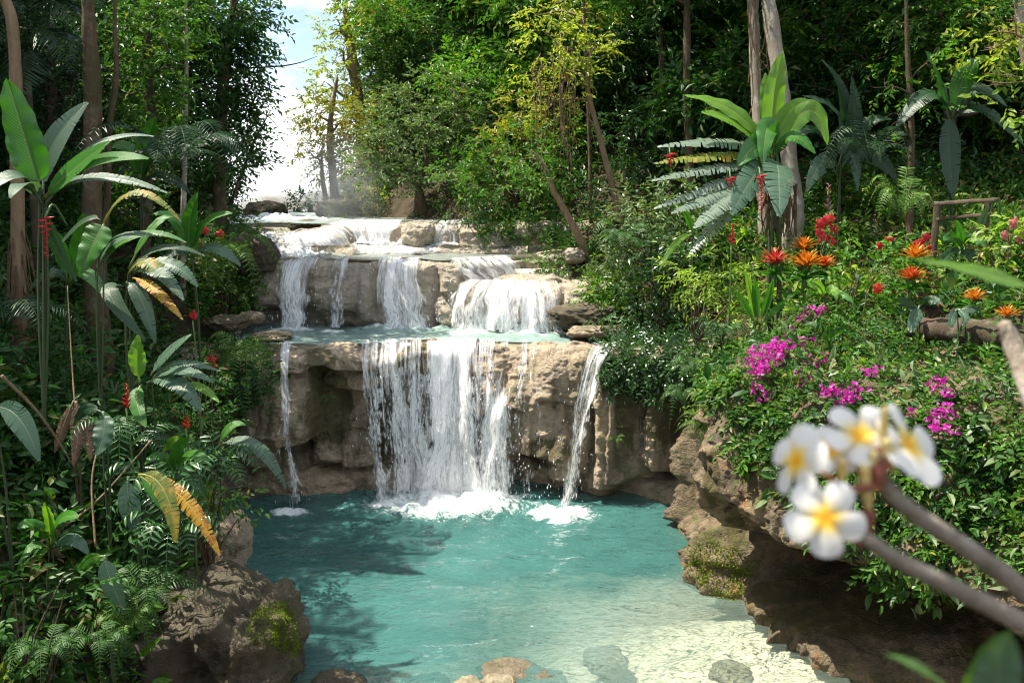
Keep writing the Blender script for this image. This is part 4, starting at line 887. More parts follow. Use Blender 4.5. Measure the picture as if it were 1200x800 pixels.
for i, (x0, x1, cnd, w_) in enumerate([(-13, -2, lc(.3), 'left'), (2, 15, lambda p: (p[:, 0] > xr(p[:, 1])+1.5) & (p[:, 2] > .3), 'right')]):
    p, q = bank_points(1500, x0, x1, 5, 19, cnd, 190+i); p = p+np.array([0, 0, .04])+np.random.default_rng(6).random((len(p), 1))**3*np.array([0, 0, .35]); scatter('leaf_litter', 'dry brown fallen leaves caught on the %s bank' % w_, p, q, .15, G_LITTER, 195+i, 2, .2, .5)
p, q = bank_points(3000, -30, -5, 18, 46, lambda p: (p[:, 0] < xl(p[:, 1])-.3), 58)
scatter('undergrowth', 'leafy undergrowth under the trees left of the upper falls', p, q, .17, G_DARK, 68, 7, .55, fine=False)
rc = lambda p: (p[:, 0] > xr(p[:, 1])+np.where(p[:, 1] < 16.5, 1.5, .35)) & (p[:, 2] > .3)
for i, (n, lf, mt, L, K) in enumerate([(5200, .085, G_COVER, .3, 9), (2400, .15, G_MID, .45, 7), (1600, .12, G_BRIGHT, .38, 8), (700, .2, G_LIME, .45, 4)]):
    p, q = bank_points(n, 1.5, 15, 7, 19.5, rc, 80+i)
    scatter('undergrowth', 'leafy undergrowth on top of the right bank', p, q, lf, mt, 90+i, K, L)
p, q = bank_points(9000, -14, 24, 17, 42, rc, 88); p = p+np.random.default_rng(5).random((len(p), 1))**2*np.array([0, 0, 1.1])
scatter('undergrowth', 'leafy undergrowth at the foot of the right forest', p, q, .17, G_DARK, 98, 7, .6, fine=False)
def face_points(objname, n, cond, seed):
    me = bpy.data.objects[objname].data; r = np.random.default_rng(seed)
    V = np.empty(len(me.vertices)*3, np.float32); me.vertices.foreach_get('co', V); V = V.reshape(-1, 3)
    N = np.empty(len(me.vertices)*3, np.float32); me.vertices.foreach_get('normal', N); N = N.reshape(-1, 3)
    if objname == 'bank_cliff' or True:
        s = np.sign((N[:, 1]).mean()); N = N*(-1 if s > 0 else 1)
    u, v = proj(V); k = np.where(cond(V, u, v))[0]
    k = r.choice(k, min(n, len(k)), replace=False); return V[k]+r.normal(0, .03, (len(k), 3)), N[k]
def veg(V, u, v):
    t = np.interp(u, [780, 835, 870, 900, 950, 1000, 1060, 1200, 1300], [370, 455, 520, 545, 595, 630, 665, 665, 665])
    return (V[:, 2] > 1.2) & (v < t+25*vnoise(V*1.6, 4)) & (u > 700) & (V[:, 1] < 15.2)
for i, (n, lf, mt, L, K) in enumerate([(2600, .075, G_COVER, .28, 9), (420, .2, G_GREY, .35, 4), (300, .24, G_DARK, .4, 4), (2300, .11, G_MID, .36, 8), (1500, .10, G_BRIGHT, .34, 8), (900, .13, G_DARK, .4, 8)]):
    p, q = face_points('bank_cliff', n, veg, 120+i)
    scatter('undergrowth', 'small-leaved creepers hanging down the face of the right bank', p, q, lf, mt, 130+i, K, L, hang=.55, upw=1.0)
def moss1(V, u, v): return (V[:, 2] > 2.0) & (u < 318+30*vnoise(V*1.5, 3)) & (v > 385) & (v < 500)
p, q = face_points('cliff', 700, moss1, 140)
scatter('undergrowth', 'creepers over the left end of the cliff', p, q, .09, G_COVER, 141, 8, .32, hang=.5, upw=1.0)
def ledge(V, u, v): return (V[:, 2] > 2.3) & (u > 705) & (u < 830) & (v < 480)
p, q = face_points('cliff', 900, ledge, 142)
scatter('undergrowth', 'creepers over the right end of the cliff', p, q, .11, G_GLOSS, 143, 8, .36, hang=.4, upw=1.0)
def t3(V, u, v): return (u > 560) & (V[:, 2] > 4.9)
for nm, c in (('top_terrace', t3), ('terrace', lambda V, u, v: ((u > 660)) & (V[:, 2] > 3.9)), ('terrace_step', lambda V, u, v: (u > 690) & (V[:, 2] > 3.5))):
    p, q = face_points(nm, 420, c, 144)
    scatter('undergrowth', 'low greenery on the bank beside the upper falls', p, q, .12, G_MID, 145, 7, .35)
def tl(V, u, v): return (u < 300) & (V[:, 2] > 3.5)
for nm in ('terrace', 'top_terrace'):
    p, q = face_points(nm, 500, tl, 146)
    scatter('undergrowth', 'fern-green growth at the left end of the upper falls', p, q, .13, G_MID, 147, 7, .4, hang=.3)
SURF = []
for nm in ('bank_cliff', 'terrain'):
    me = bpy.data.objects[nm].data; V = np.empty(len(me.vertices)*3, np.float32); me.vertices.foreach_get('co', V); V = V.reshape(-1, 3); V = V[(V[:, 1] > 5) & (V[:, 1] < 22)]
    SURF.append(np.stack([*proj(V), V[:, 1]], -1))
SURF = np.concatenate(SURF)
me = bpy.data.objects['bank_cliff'].data; SV = np.empty(len(me.vertices)*3, np.float32); me.vertices.foreach_get('co', SV); SV = SV.reshape(-1, 3)
def surf_Y(px, py, rad=14):
    k = np.hypot(SURF[:, 0]-px, SURF[:, 1]-py) < rad
    return float(np.quantile(SURF[k, 2], .12)) if k.any() else 99.
# ------------------------------------------------------------ shrubs one can tell apart
def shrub(label, Y, blobs, mat, leaf=.1, dens=.9, cat='shrub', name='shrub', group=None, **k):
    x, y, rx, ry = blobs[0][:4]; c = P(x, y, Y); NB[0] += 1; r = np.random.default_rng(NB[0]*13)
    root = thing(name, label, cat, (c[0], c[1], max(min(hgt(c[0], c[1]), c[2]), c[2]-1.0)), group)
    bl = [B(b[0], b[1], b[2], b[3], Y, (b[4] if len(b) > 4 else r.normal(0, .15)), .8) for b in blobs]
    st = MB(); f0 = np.array(root.location)-[0, 0, .15]
    for cc, rad in bl:
        for _ in range(3):
            e = cc+r.normal(0, .45, 3)*rad; st.add(*tube([f0+r.normal(0, .04, 3)*[1, 1, 0], (f0+e)/2+r.normal(0, .08, 3), e], [.018, .013, .005], 9, 5, cap=False))
    st.build('stem', BARK_BR, root)
    V, T = crown_mesh(bl, leaf, dens, k.get('K', 8), k.get('asp', .45), NB[0]*7, .2, k.get('fine', True), None, .35, k.get('hang', 0))
    mk('foliage', V, None, T, mat, root, smooth=False); return root
shrub('glossy shrub with glinting leaves on the ledge right of the slanting fall', 16.6, [(762, 330, 34, 26), (740, 365, 34, 24), (785, 300, 36, 26), (770, 385, 36, 26), (735, 405, 24, 16), (800, 345, 34, 28), (800, 400, 26, 24), (760, 420, 26, 14)], G_GLOSS, .13, 1.0)
shrub('pale-leaved shrub climbing beside the straight dark trunk', 17.5, [(762, 245, 38, 28), (735, 275, 30, 24), (792, 262, 32, 24), (750, 300, 34, 22), (725, 305, 24, 18), (800, 225, 28, 22), (715, 330, 24, 16)], G_GREY, .13, .9)
shrub('low bright shrub at the right end of the middle terrace', 17.6, [(712, 345, 26, 14), (735, 335, 22, 12), (690, 355, 16, 8)], G_BRIGHT, .12, .9)
shrub('small round bush at the end of the stream in the sky gap', 40, [(360, 238, 20, 12), (350, 242, 12, 8), (372, 240, 12, 8)], G_DARK, .17, 1.1)
shrub('pale grassy bush beside the mist at the top of the falls', 29, [(432, 238, 26, 14), (412, 246, 18, 9), (450, 232, 18, 12)], G_YELL, .16, .9)
shrub('dark shrub over the rocks at the right end of the top terrace', 21.8, [(570, 262, 22, 12), (600, 270, 26, 14), (640, 272, 28, 16), (545, 255, 18, 10), (670, 285, 26, 16)], G_DARK, .13, 1.0)
shrub('small leafy bush on the bank above the right fan of water', 19.4, [(655, 312, 22, 14), (672, 322, 18, 10), (640, 305, 16, 9)], G_MID, .11, .9)
shrub('mossy fern-green bush at the left end of the middle terrace', 17.9, [(262, 330, 34, 20), (240, 350, 26, 18), (278, 345, 20, 14), (265, 305, 26, 14)], G_MID, .10, 1.0)
shrub('dark bush hanging over the left end of the lower cliff', 15.3, [(262, 430, 28, 26), (275, 460, 22, 22), (250, 480, 24, 22), (285, 420, 18, 16)], G_DARK, .10, 1.0)
shrub('spreading bush in deep shade under the giant lobster-claw plant', 9.4, [(60, 540, 50, 30), (25, 580, 50, 34), (100, 560, 40, 26), (40, 500, 46, 24)], G_DARK, .11, .9)
shrub('low dark bush in the bottom left corner', 6.6, [(20, 730, 44, 34), (60, 760, 40, 26), (0, 690, 40, 30), (90, 700, 34, 24)], G_COVER, .09, .9)
shrub('leafy bush on the edge of the left bank above the pale stone', 9.6, [(235, 570, 34, 26), (262, 600, 22, 18), (215, 600, 34, 24), (250, 540, 26, 20)], G_MID, .10, .85)
shrub('mid-green bush behind the red-flowered broad-leaf plant', 11.5, [(225, 470, 40, 26), (190, 500, 40, 26), (245, 505, 28, 22), (160, 480, 34, 22), (235, 440, 26, 16)], G_COVER, .09, .9)
shrub('narrow-leaved shrub on the crest of the right bank left of the torch flower', 13.2, [(820, 320, 36, 22), (845, 345, 30, 24), (870, 330, 28, 22), (805, 350, 24, 16), (860, 370, 28, 20)], G_LIME, .13, .7, asp=.24)
shrub('dense green bush hanging over the dark hollow at the right edge', 8.9, [(1120, 540, 50, 40), (1165, 500, 50, 40), (1180, 560, 46, 40), (1090, 500, 40, 32), (1135, 590, 44, 28), (1210, 600, 44, 40), (1080, 560, 28, 24)], G_BRIGHT, .10, .85)
shrub('sprawling bush below the orange rosettes on the right bank', 11, [(1010, 400, 44, 24), (1060, 420, 40, 26), (980, 440, 40, 26), (1035, 460, 40, 26), (1100, 440, 36, 24)], G_COVER, .085, .9)
shrub('leafy bush with pinkish new leaves at the right edge behind the railing', 11.8, [(1180, 270, 26, 22), (1200, 300, 26, 20), (1165, 300, 20, 14)], G_LIME, .12, .7)
shrub('light green ferny shrub rising from the lip of the right bank', 12.4, [(850, 430, 20, 24), (835, 470, 18, 24), (862, 460, 20, 20)], G_LIME, .10, .7, asp=.2, hang=.2)
shrub('green shrub between the two orange rosette clumps', 12.4, [(1000, 330, 32, 16), (1020, 305, 28, 16), (985, 350, 26, 14), (1010, 360, 26, 14)], G_BRIGHT, .12, .75)
# bougainvillea
C_MAG = leaf_mat('magenta_bracts', (.40, .012, .25), (.52, .035, .36), (.62, .14, .46), .4, .5, .3, (1.2, 1.0, 1.2))
def bougain(label, Y, fol, clusters):
    x, y = fol[0][:2]; c = P(x, y, Y); NB[0] += 1; r = np.random.default_rng(NB[0])
    root = thing('bougainvillea', label, 'bougainvillea', (c[0], c[1], c[2]-.4))
    V, T = crown_mesh([B(*b[:4], Y, r.normal(0, .1), .8) for b in fol], .07, .75, 8, .5, NB[0], .1, True, None, .3)
    mk('foliage', V, None, T, G_MID, root, smooth=False); st = MB()
    for b in fol:
        e = P(b[0], b[1], Y); st.add(*tube([c+[0, .2, -.5], (c+e)/2+r.normal(0, .08, 3), e], [.015, .01, .005], 10, 5, cap=False))
    st.build('stem', BARK_BR, root)
    for (px, py, rp) in clusters:
        cc = P(px, py, min(Y, surf_Y(px, py)-.34)); R = M(rp, Y); n = max(14, int(150*(rp/22)**2)); u = nrm(r.normal(0, 1, (n, 3)))*(r.random((n, 1))**.5)
        o = cc+u*np.array([1.25, .7, .85])*R; V, T = leaf_tris(o, r.normal(0, 1, (n, 3))+[0, 0, .2], r.normal(0, .6, (n, 3))+[0, -.8, .5], np.full(n, .062)*(.7+.5*r.random(n)), np.full(n, .05), True, .25, .1)
        mk('flower_cluster', V, None, T, C_MAG, root, smooth=False)
bougain('bougainvillea with the largest mass of magenta bracts on the face of the right bank', 11.2, [(920, 420, 46, 26), (960, 440, 36, 24), (900, 450, 34, 24), (930, 460, 40, 20)],
        [(897, 418, 20), (930, 432, 20), (945, 412, 22), (962, 425, 14), (915, 405, 15), (922, 450, 12), (940, 445, 12), (890, 432, 12), (885, 455, 8), (880, 478, 9), (895, 467, 8)])
bougain('bougainvillea with small scattered magenta clusters right of the largest mass', 10.9, [(985, 450, 32, 22), (1010, 460, 26, 20)], [(972, 458, 11), (1000, 460, 12), (1022, 434, 8), (985, 470, 7)])
bougain('bougainvillea tuft with pink bracts just under the orange rosettes', 11.8, [(950, 375, 26, 14), (970, 365, 20, 12)], [(960, 365, 10), (948, 368, 11), (938, 374, 6), (930, 388, 5)])
bougain('bougainvillea with magenta bracts near the right edge above the white flowers', 10.2, [(1105, 460, 30, 24), (1100, 490, 26, 18)], [(1100, 450, 11), (1112, 460, 7), (1108, 482, 10), (1088, 488, 7), (1068, 484, 6), (1110, 502, 8), (1096, 500, 5)])
# bromeliads
C_ORANGE = plain_mat('orange_bracts', (.60, .25, .015), (.48, .11, .012), .42, 14, .3); C_ROSE = plain_mat('rose_red_bracts', (.50, .08, .04), (.42, .025, .025), .45, 14, .3)
C_ORRED = plain_mat('orange_and_red_bracts', (.58, .15, .015), (.42, .035, .02), .42, 16, .3)
def bromeliad(label, px, py, rp, Y, mt, seed, n=34, group='bromeliads on the right bank'):
    c = P(px, py, Y); R = M(rp, Y); root = thing('bromeliad', label, 'bromeliad', c-[0, 0, R*.9], group)
    rosette(c-[0, 0, R*.35], R*1.15, n, R*.26, seed, .9, .35, .95).build('bracts', mt, root)
    rosette(c-[0, 0, R*.95], R*1.5, 16, R*.30, seed+1, .55, .6, 1.2).build('leaves', B_GREEN, root)
    MB().add(*tube([c-[0, 0, R*1.6], c-[0, 0, R*.3]], [R*.14, R*.1], 5, 6)).build('stem', C_STALK, root)
bromeliad('rose-red bromeliad, leftmost of the clump under the traveller palm', 908, 303, 21, 12.8, C_ROSE, 1)
bromeliad('tall orange bromeliad at the top of the clump under the traveller palm', 941, 287, 18, 13.0, C_ORANGE, 2)
bromeliad('large golden-orange bromeliad in front of the clump under the traveller palm', 944, 306, 23, 12.7, C_ORANGE, 3, 40)
bromeliad('orange-red bromeliad, rightmost of the clump under the traveller palm', 966, 308, 17, 12.7, C_ORRED, 4)
bromeliad('bright orange bromeliad right of the red blossoms, upper one of a pair', 1073, 297, 21, 11.9, C_ORANGE, 5)
bromeliad('orange-red bromeliad, lower one of the pair right of the red blossoms', 1068, 322, 19, 11.6, C_ORRED, 6)
bromeliad('single orange bromeliad above the fallen log', 1142, 347, 16, 10.6, C_ORANGE, 7)
bromeliad('orange bromeliad nearest the right edge beside the grey bough', 1180, 366, 16, 9.9, C_ORANGE, 8)
# red blossoms
def blossoms(label, name, cat, Y, spots, mat, base=None):
    c = P(*spots[0][:2], Y); g = hgt(c[0], c[1]); g = g if abs(g-c[2]) < 1.6 else c[2]-.7
    root = thing(name, label, cat, (c[0], c[1], g)); r = np.random.default_rng(int(spots[0][0])); st = MB()
    for (px, py, rp) in spots:
        cc = P(px, py, Y); R = M(rp, Y); mb = MB()
        for i in range(5):
            a = i*1.2566+r.random()*.3; d = np.array([math.cos(a), -.25, math.sin(a)]); n = np.array([0, -1, .2])
            s = np.cross(d, n); q = np.linspace(0, 1, 6)[:, None]; u = np.linspace(-1, 1, 5)[None, :, None]; w = (R*.5*np.sin(np.pi*np.clip(q, .03, .93)**.8)**.7)
            p = cc+d*R*q+np.array([0, 1, 0])*R*.35*q**2
            mb.add((p[:, None]+s*u*w[:, None]+n*(-.12*R*(u*u))+n*.06*R*np.sin(q*9)[:, None]).reshape(-1, 3), gridq(6, 5))
        mb.add(*tube([cc, cc+[0, -R*.8, .1*R]], [R*.05, R*.03], 4, 5))
        mb.build('flower', mat, root)
        st.add(*tube([np.array(root.location), (np.array(root.location)+cc)/2+r.normal(0, .05, 3), cc+[0, .02, 0]], [.012, .008, .005], 8, 5, cap=False))
    st.build('stem', C_STALK, root)
    bl = [(P(s[0]+r.normal(0, 9), s[1]+16, Y+.15), M(14, Y)*np.ones(3)) for s in spots[:3]]
    V, T = crown_mesh(bl, .09, .7, 7, .5, int(spots[0][0]), .05, True, None, .3); mk('foliage', V, None, T, G_MID, root, smooth=False)
blossoms('plant with a tight cluster of scarlet blossoms right of the traveller palm', 'red_flower_plant', 'flowering plant', 13, [(962, 262, 7), (972, 258, 8), (978, 268, 6), (966, 278, 8), (974, 284, 7), (960, 272, 5)], C_RED)
blossoms('plant with small red blossoms beside the ferny sprig', 'red_flower_plant', 'flowering plant', 12.6, [(1076, 286, 6), (1086, 278, 6), (1088, 290, 5), (1082, 282, 4)], C_RED)
blossoms('plant with two scattered red blossoms left of the ferny sprig', 'red_flower_plant', 'flowering plant', 12.8, [(1031, 288, 5), (1042, 281, 6)], C_RED)
blossoms('low plant with one orange-red blossom below the pair of orange bromeliads', 'red_flower_plant', 'flowering plant', 11.4, [(1029, 338, 7)], C_REDOR)
blossoms('plant with red blossoms among the leaves on the far left bank', 'red_flower_plant', 'flowering plant', 14, [(240, 270, 5), (258, 274, 5), (241, 291, 5), (236, 284, 4)], C_RED)
blossoms('plant with one red blossom at the left end of the lower cliff', 'red_flower_plant', 'flowering plant', 13, [(247, 422, 7), (251, 428, 4)], C_RED)
blossoms('plant with pale pink blossoms at the right edge beside the railing', 'pink_flower_plant', 'flowering plant', 11.9, [(1190, 262, 8), (1196, 278, 7), (1178, 276, 6)], plain_mat('pink_petals', (.62, .22, .20), (.55, .14, .14), .5, 9, .3))
# ------------------------------------------------------------ broad-leaved plants
C_DSTALK = plain_mat('shaded_stalk', (.03, .06, .02), (.05, .06, .025), .6, 8)  # dark copy of the stalk green, shade put into the colour
def stems(root, pairs, rad=.02, mat=C_DSTALK):
    mb = MB()
    for q in (pairs if len(pairs) < 4 or mat is not C_DSTALK else pairs[::2]): mb.add(*tube(q, [rad, rad*.8, rad*.5], 12, 6, cap=False))
    mb.build('stalk', mat, root)
# traveller-palm like clump on the right bank
Y = 14.2; bp = P(912, 262, Y); R = thing('traveller_palm', 'large clump with upright lime leaves and drooping glare-pale torn leaves on the right bank', 'palm', (bp[0], bp[1], hgt(bp[0], bp[1])))
hb = (906, 190)
for (m_, t_, W, mt, te, fc, dt) in [
    ((906, 120), (918, 60), 26, B_LIME, .0, FRONT, -.2), ((900, 130), (897, 85), 20, B_LIME, 0, FRONT, .1), ((865, 135), (800, 112), 24, B_LIME, 0, (0, -.7, .7), -.3), ((870, 150), (822, 132), 26, B_LIME, .12, (0, -.6, .8), -.5),
    ((920, 140), (948, 118), 20, B_LIME, .1, FRONT, -.2), ((945, 130), (970, 170), 26, B_LIME, 0, FRONT, .1), ((860, 168), (770, 172), 22, B_GLARE, .5, FACE, -.4), ((850, 182), (766, 192), 20, B_YTORN, .55, FACE, -.6),
    ((850, 195), (762, 212), 18, B_GLARE, .6, FACE, -.8), ((850, 212), (765, 245), 18, B_GLARE, .7, FACE, -.9), ((850, 222), (786, 250), 20, B_GLARE, .6, FACE, -1.1), ((862, 225), (812, 268), 24, B_GLARE, .5, FACE, -1.2),
    ((885, 205), (857, 252), 30, B_BLUE, .4, FRONT, -1.3), ((912, 200), (913, 254), 32, B_BLUE, .35, FRONT, -1.3), ((890, 170), (865, 195), 30, B_GREEN, 0, FRONT, -.6), ((855, 245), (806, 302), 20, B_GLARE, .7, FACE, -1.0),
    ((900, 150), (893, 195), 26, B_GREEN, 0, FRONT, -.5), ((925, 160), (955, 180), 24, B_GREEN, .2, FACE, -.4)]:
    leaf_px(R, Y, hb, m_, t_, W*1.15, mt, te, fc, dt)
stems(R, [[np.array(R.location)-[0, 0, .1], (np.array(R.location)+P(*hb, Y))/2, P(*hb, Y)]]+[[np.array(R.location)+[dx, -.05, -.1], P(908+dx*30, 235, Y-.1), P(906+dx*20, 170, Y)] for dx in (-.18, -.1, .08, .16)], .05)
sg = MB()
for i in range(40):
    x = 895+rng.random()*40; sg.add(*tube([P(x, 215+rng.random()*20, Y-.05), P(x+rng.normal(0, 3), 250, Y-.1), P(x+rng.normal(0, 5), 278, Y-.12)], [.02, .014, .005], 6, 4, cap=False))
sg.build('dry_sheaths', C_SHAG, R)
def hanging_head(label, px, y0, y1, size, Yh, mt=C_RED, hang=True, wide=.34, foot=None, cat='flower', name='hanging_flower'):
    A, T_ = P(px, y0, Yh), P(px+1, y1, Yh); f = np.array([A[0], A[1], min(A[2]-.05, max(hgt(A[0], A[1]), A[2]-1.7))]) if foot is None else foot
    root = thing(name, label, cat, f if not hang else T_)
    n = max(7, int(np.linalg.norm(T_-A)/(size*.34)))
    claw_spike(A, T_, n, size, hang, int(px), wide=wide).build('bracts', mt, root)
    if not hang: MB().add(*tube([f-[0, 0, .05], (f+A)/2+[.02, 0, 0], A], [.014, .012, .01], 10, 6)).build('stalk', C_STALK, root)
    else: MB().add(*tube([A+[.02, .35, -.1], A+[.01, .15, .12], A], [.012, .012, .012], 10, 6)).build('stalk', C_STALK, root)
hanging_head('long red hanging flower spike in front of the traveller palm stems', 891, 205, 250, .11, 12.9)
hanging_head('short red hanging flower spike among the drooping leaves of the traveller palm', 856, 208, 222, .11, 13.2)
hanging_head('small red flower spike at the far left of the traveller palm', 785, 180, 196, .12, 13.4)
hanging_head('upright red torch flower on a thin stalk at the crest of the right bank', 857, 287, 263, .10, 12.6, C_RED, False, .4, name='torch_flower')
hanging_head('faded pink-brown upright torch flower above the scarlet blossoms', 970, 248, 215, .12, 13.6, plain_mat('faded_bracts', (.20, .10, .09), (.12, .06, .05), .6, 8, .1), False, .4, name='torch_flower')
# dark banana leaves in the right background
def broad(label, Y, base, leaves, cat='banana plant', name='banana_plant', stalk=.016, face=FACE, smat=C_DSTALK):
    b = P(*base, Y); g = hgt(b[0], b[1]); root = thing(name, label, cat, (b[0], b[1], max(g, b[2]-.7) if g < b[2] else b[2]-.3)); prs = []
    for L in leaves:
        a, m_, t_, W, mt = L[:5]; te = L[5] if len(L) > 5 else 0; fc = L[6] if len(L) > 6 and L[6] is not None else face; dt = L[7] if len(L) > 7 else -.25
        leaf_px(root, Y, a, m_, t_, W, mt, te, fc, dt)
        prs.append([np.array(root.location)-[0, 0, .05], (np.array(root.location)*.45+P(*a, Y)*.55)+rng.normal(0, .03, 3), P(*a, Y)])
    if prs: stems(root, prs, stalk, smat)
    return root
broad('banana plant with blue-green arching leaves in the shade right of the traveller palm', 16.2, (985, 250), [((980, 200), (985, 140), (940, 112), 18, B_BLUE), ((985, 200), (1000, 150), (998, 90), 22, B_DARK, .2), ((985, 200), (1010, 150), (1045, 140), 22, B_DARK, .3), ((985, 205), (960, 155), (930, 165), 20, B_DARK, .2), ((985, 200), (1015, 178), (1050, 210), 26, B_DARK, .3, FRONT), ((980, 205), (965, 190), (945, 225), 22, B_BLUE, .3, FRONT), ((985, 190), (990, 120), (962, 70), 20, B_DARK, .1), ((985, 200), (1000, 185), (1005, 225), 16, B_BLUE, .6, FRONT)])
broad('banana plant whose largest leaf hangs straight down left of the railing end', 15.4, (1118, 250), [((1112, 130), (1113, 175), (1117, 232), 25, B_DARK, .15, FRONT, -.2), ((1118, 140), (1140, 105), (1180, 125), 30, B_DARK, .1), ((1115, 135), (1090, 110), (1050, 150), 26, B_DARK, .3), ((1118, 140), (1150, 128), (1200, 170), 28, B_DARK, .3), ((1112, 140), (1100, 95), (1085, 60), 26, B_GREEN), ((1116, 140), (1130, 90), (1150, 70), 24, B_GREEN, .1)])
broad('small broad-leaf plant with one silver leaf in front of the railing', 12.6, (1130, 305), [((1128, 290), (1145, 268), (1158, 240), 13, B_BLUE, .3, FRONT), ((1128, 292), (1118, 278), (1105, 282), 16, B_GREEN, 0, FRONT), ((1128, 292), (1140, 280), (1156, 290), 15, B_GREEN, 0, FRONT), ((1128, 292), (1126, 275), (1120, 258), 14, B_GREEN, 0, FRONT), ((1128, 292), (1138, 300), (1150, 318), 15, B_DARK, 0, FRONT), ((1128, 292), (1112, 298), (1100, 312), 14, B_DARK, 0, FRONT)], 'broad-leaf plant', 'broadleaf_plant', .014)
broad('young plant with upright bright strap leaves on the crest of the right bank', 12.2, (887, 385), [((886, 380), (880, 345), (874, 318), 10, B_LIME, 0, FRONT), ((888, 380), (886, 350), (884, 325), 12, B_GREEN, 0, FRONT), ((890, 380), (900, 350), (906, 326), 11, B_GREEN, 0, FRONT), ((886, 382), (872, 355), (860, 340), 9, B_GREEN, 0, FRONT), ((890, 382), (912, 360), (925, 352), 9, B_GREEN, 0, FRONT)], 'broad-leaf plant', 'broadleaf_plant', .014)
broad('low plant with one yellow-green striped leaf under the orange rosettes', 11.9, (972, 372), [((965, 345), (976, 340), (980, 352), 14, B_LIME, 0, FRONT), ((965, 348), (960, 335), (948, 330), 12, B_LIME, 0, FRONT), ((966, 350), (985, 345), (1000, 356), 11, B_GREEN, 0, FRONT)], 'broad-leaf plant', 'broadleaf_plant', .012)
broad('plant with a single grey-green oval leaf at the left end of the fallen log', 10.8, (1072, 400), [((1078, 358), (1072, 372), (1066, 390), 19, B_BLUE, 0, FRONT), ((1078, 360), (1090, 352), (1105, 356), 14, B_DARK, 0, FRONT), ((1078, 362), (1062, 355), (1050, 350), 13, B_DARK, 0, FRONT)], 'broad-leaf plant', 'broadleaf_plant', .012)
broad('plant with paired pale leaves in front of the fallen log', 10.3, (1120, 405), [((1122, 362), (1116, 372), (1114, 384), 13, B_BLUE, 0, FRONT), ((1122, 362), (1130, 370), (1128, 382), 13, B_BLUE, 0, FRONT), ((1122, 362), (1140, 362), (1150, 356), 12, B_BLUE, 0, FRONT), ((1150, 420), (1160, 400), (1172, 382), 18, B_DARK, 0, FRONT)], 'broad-leaf plant', 'broadleaf_plant', .012)
broad('strap-leaved plant with one long yellow-green leaf curving down left of the torch', 14, (806, 320), [((812, 275), (792, 285), (772, 318), 9, B_LIME, 0, FRONT), ((812, 275), (820, 262), (838, 268), 9, B_GREEN, 0, FRONT), ((812, 276), (806, 255), (796, 240), 9, B_GREEN, 0, FRONT)], 'broad-leaf plant', 'broadleaf_plant', .016)
broad('banana plant with long drooping leaves in the shade at the right of the lower cliff', 15.2, (805, 440), [((808, 395), (806, 415), (806, 445), 14, B_GREEN, 0, FRONT), ((815, 395), (822, 425), (820, 460), 12, B_DARK, .3, FRONT), ((805, 395), (790, 400), (778, 420), 12, B_DARK, .2, FRONT)], 'banana plant', 'banana_plant', .014)
# left bank giants
R = broad('giant lobster-claw plant with a broad erect leaf at the left edge', 8.6, (44, 420), [
    ((48, 225), (30, 165), (8, 92), 52, B_GREEN, 0, FRONT, -.1), ((50, 228), (62, 170), (103, 120), 28, B_BLUE, .1, FRONT, .3), ((50, 232), (82, 202), (128, 166), 30, B_GREEN, .08, (0, -.8, .6), -.3), ((52, 234), (105, 192), (174, 186), 22, B_GREEN, .05, (0, -.7, .7), -.4),
    ((54, 236), (110, 172), (180, 160), 13, B_BLUE, .1, FACE, .4), ((52, 240), (105, 208), (196, 226), 18, B_BLUE, .25, FACE, -.2), ((46, 236), (20, 205), (-25, 235), 26, B_BLUE, .1, FACE, -.5), ((48, 238), (30, 215), (12, 232), 22, B_BLUE, .1, FACE, -.6), ((52, 245), (60, 275), (90, 330), 18, B_DARK, .2, FRONT, .2)], 'lobster-claw plant', 'lobster_claw_plant', .016)
hanging_head('red hanging lobster-claw flower below the broad erect leaf at the left edge', 53, 254, 302, .085, 8.2, C_RED, True, .3)
broad('lobster-claw plant with one wide glowing leaf hanging left of a bluish arching leaf', 9.4, (112, 420), [
    ((122, 262), (112, 280), (92, 322), 38, B_GREEN, 0, FRONT, -.2), ((112, 318), (135, 282), (182, 276), 17, B_BLUE, .1, FACE, -.1), ((112, 318), (160, 276), (218, 284), 13, B_GREEN, .1, FACE, .1), ((120, 262), (160, 225), (212, 260), 13, B_YTORN, .5, FACE, -.2), ((118, 258), (95, 262), (60, 300), 16, B_DARK, .1, FACE, .2)], 'lobster-claw plant', 'lobster_claw_plant', .014)
broad('broad-leaf plant with torn silvery leaves and one yellow dying leaf beside the mossy trunk', 9.8, (150, 420), [
    ((150, 320), (175, 308), (206, 345), 22, B_YTORN, .5, FACE, -.3), ((155, 318), (195, 308), (232, 336), 22, B_BLUE, .4, FACE, -.2), ((155, 320), (185, 318), (215, 352), 20, B_BLUE, .45, FACE, -.5), ((155, 325), (180, 338), (214, 374), 15, B_GOLD, .5, FACE, -.6), ((148, 330), (165, 350), (182, 402), 20, B_BLUE, .15, FACE, -.2), ((146, 335), (130, 345), (170, 398), 20, B_DARK, .1, FACE, -.4), ((152, 315), (190, 290), (240, 300), 12, B_DARK, .2, FACE, .2), ((150, 315), (180, 265), (205, 255), 14, B_GREEN, 0, FACE, .3)], 'broad-leaf plant', 'broadleaf_plant', .014)
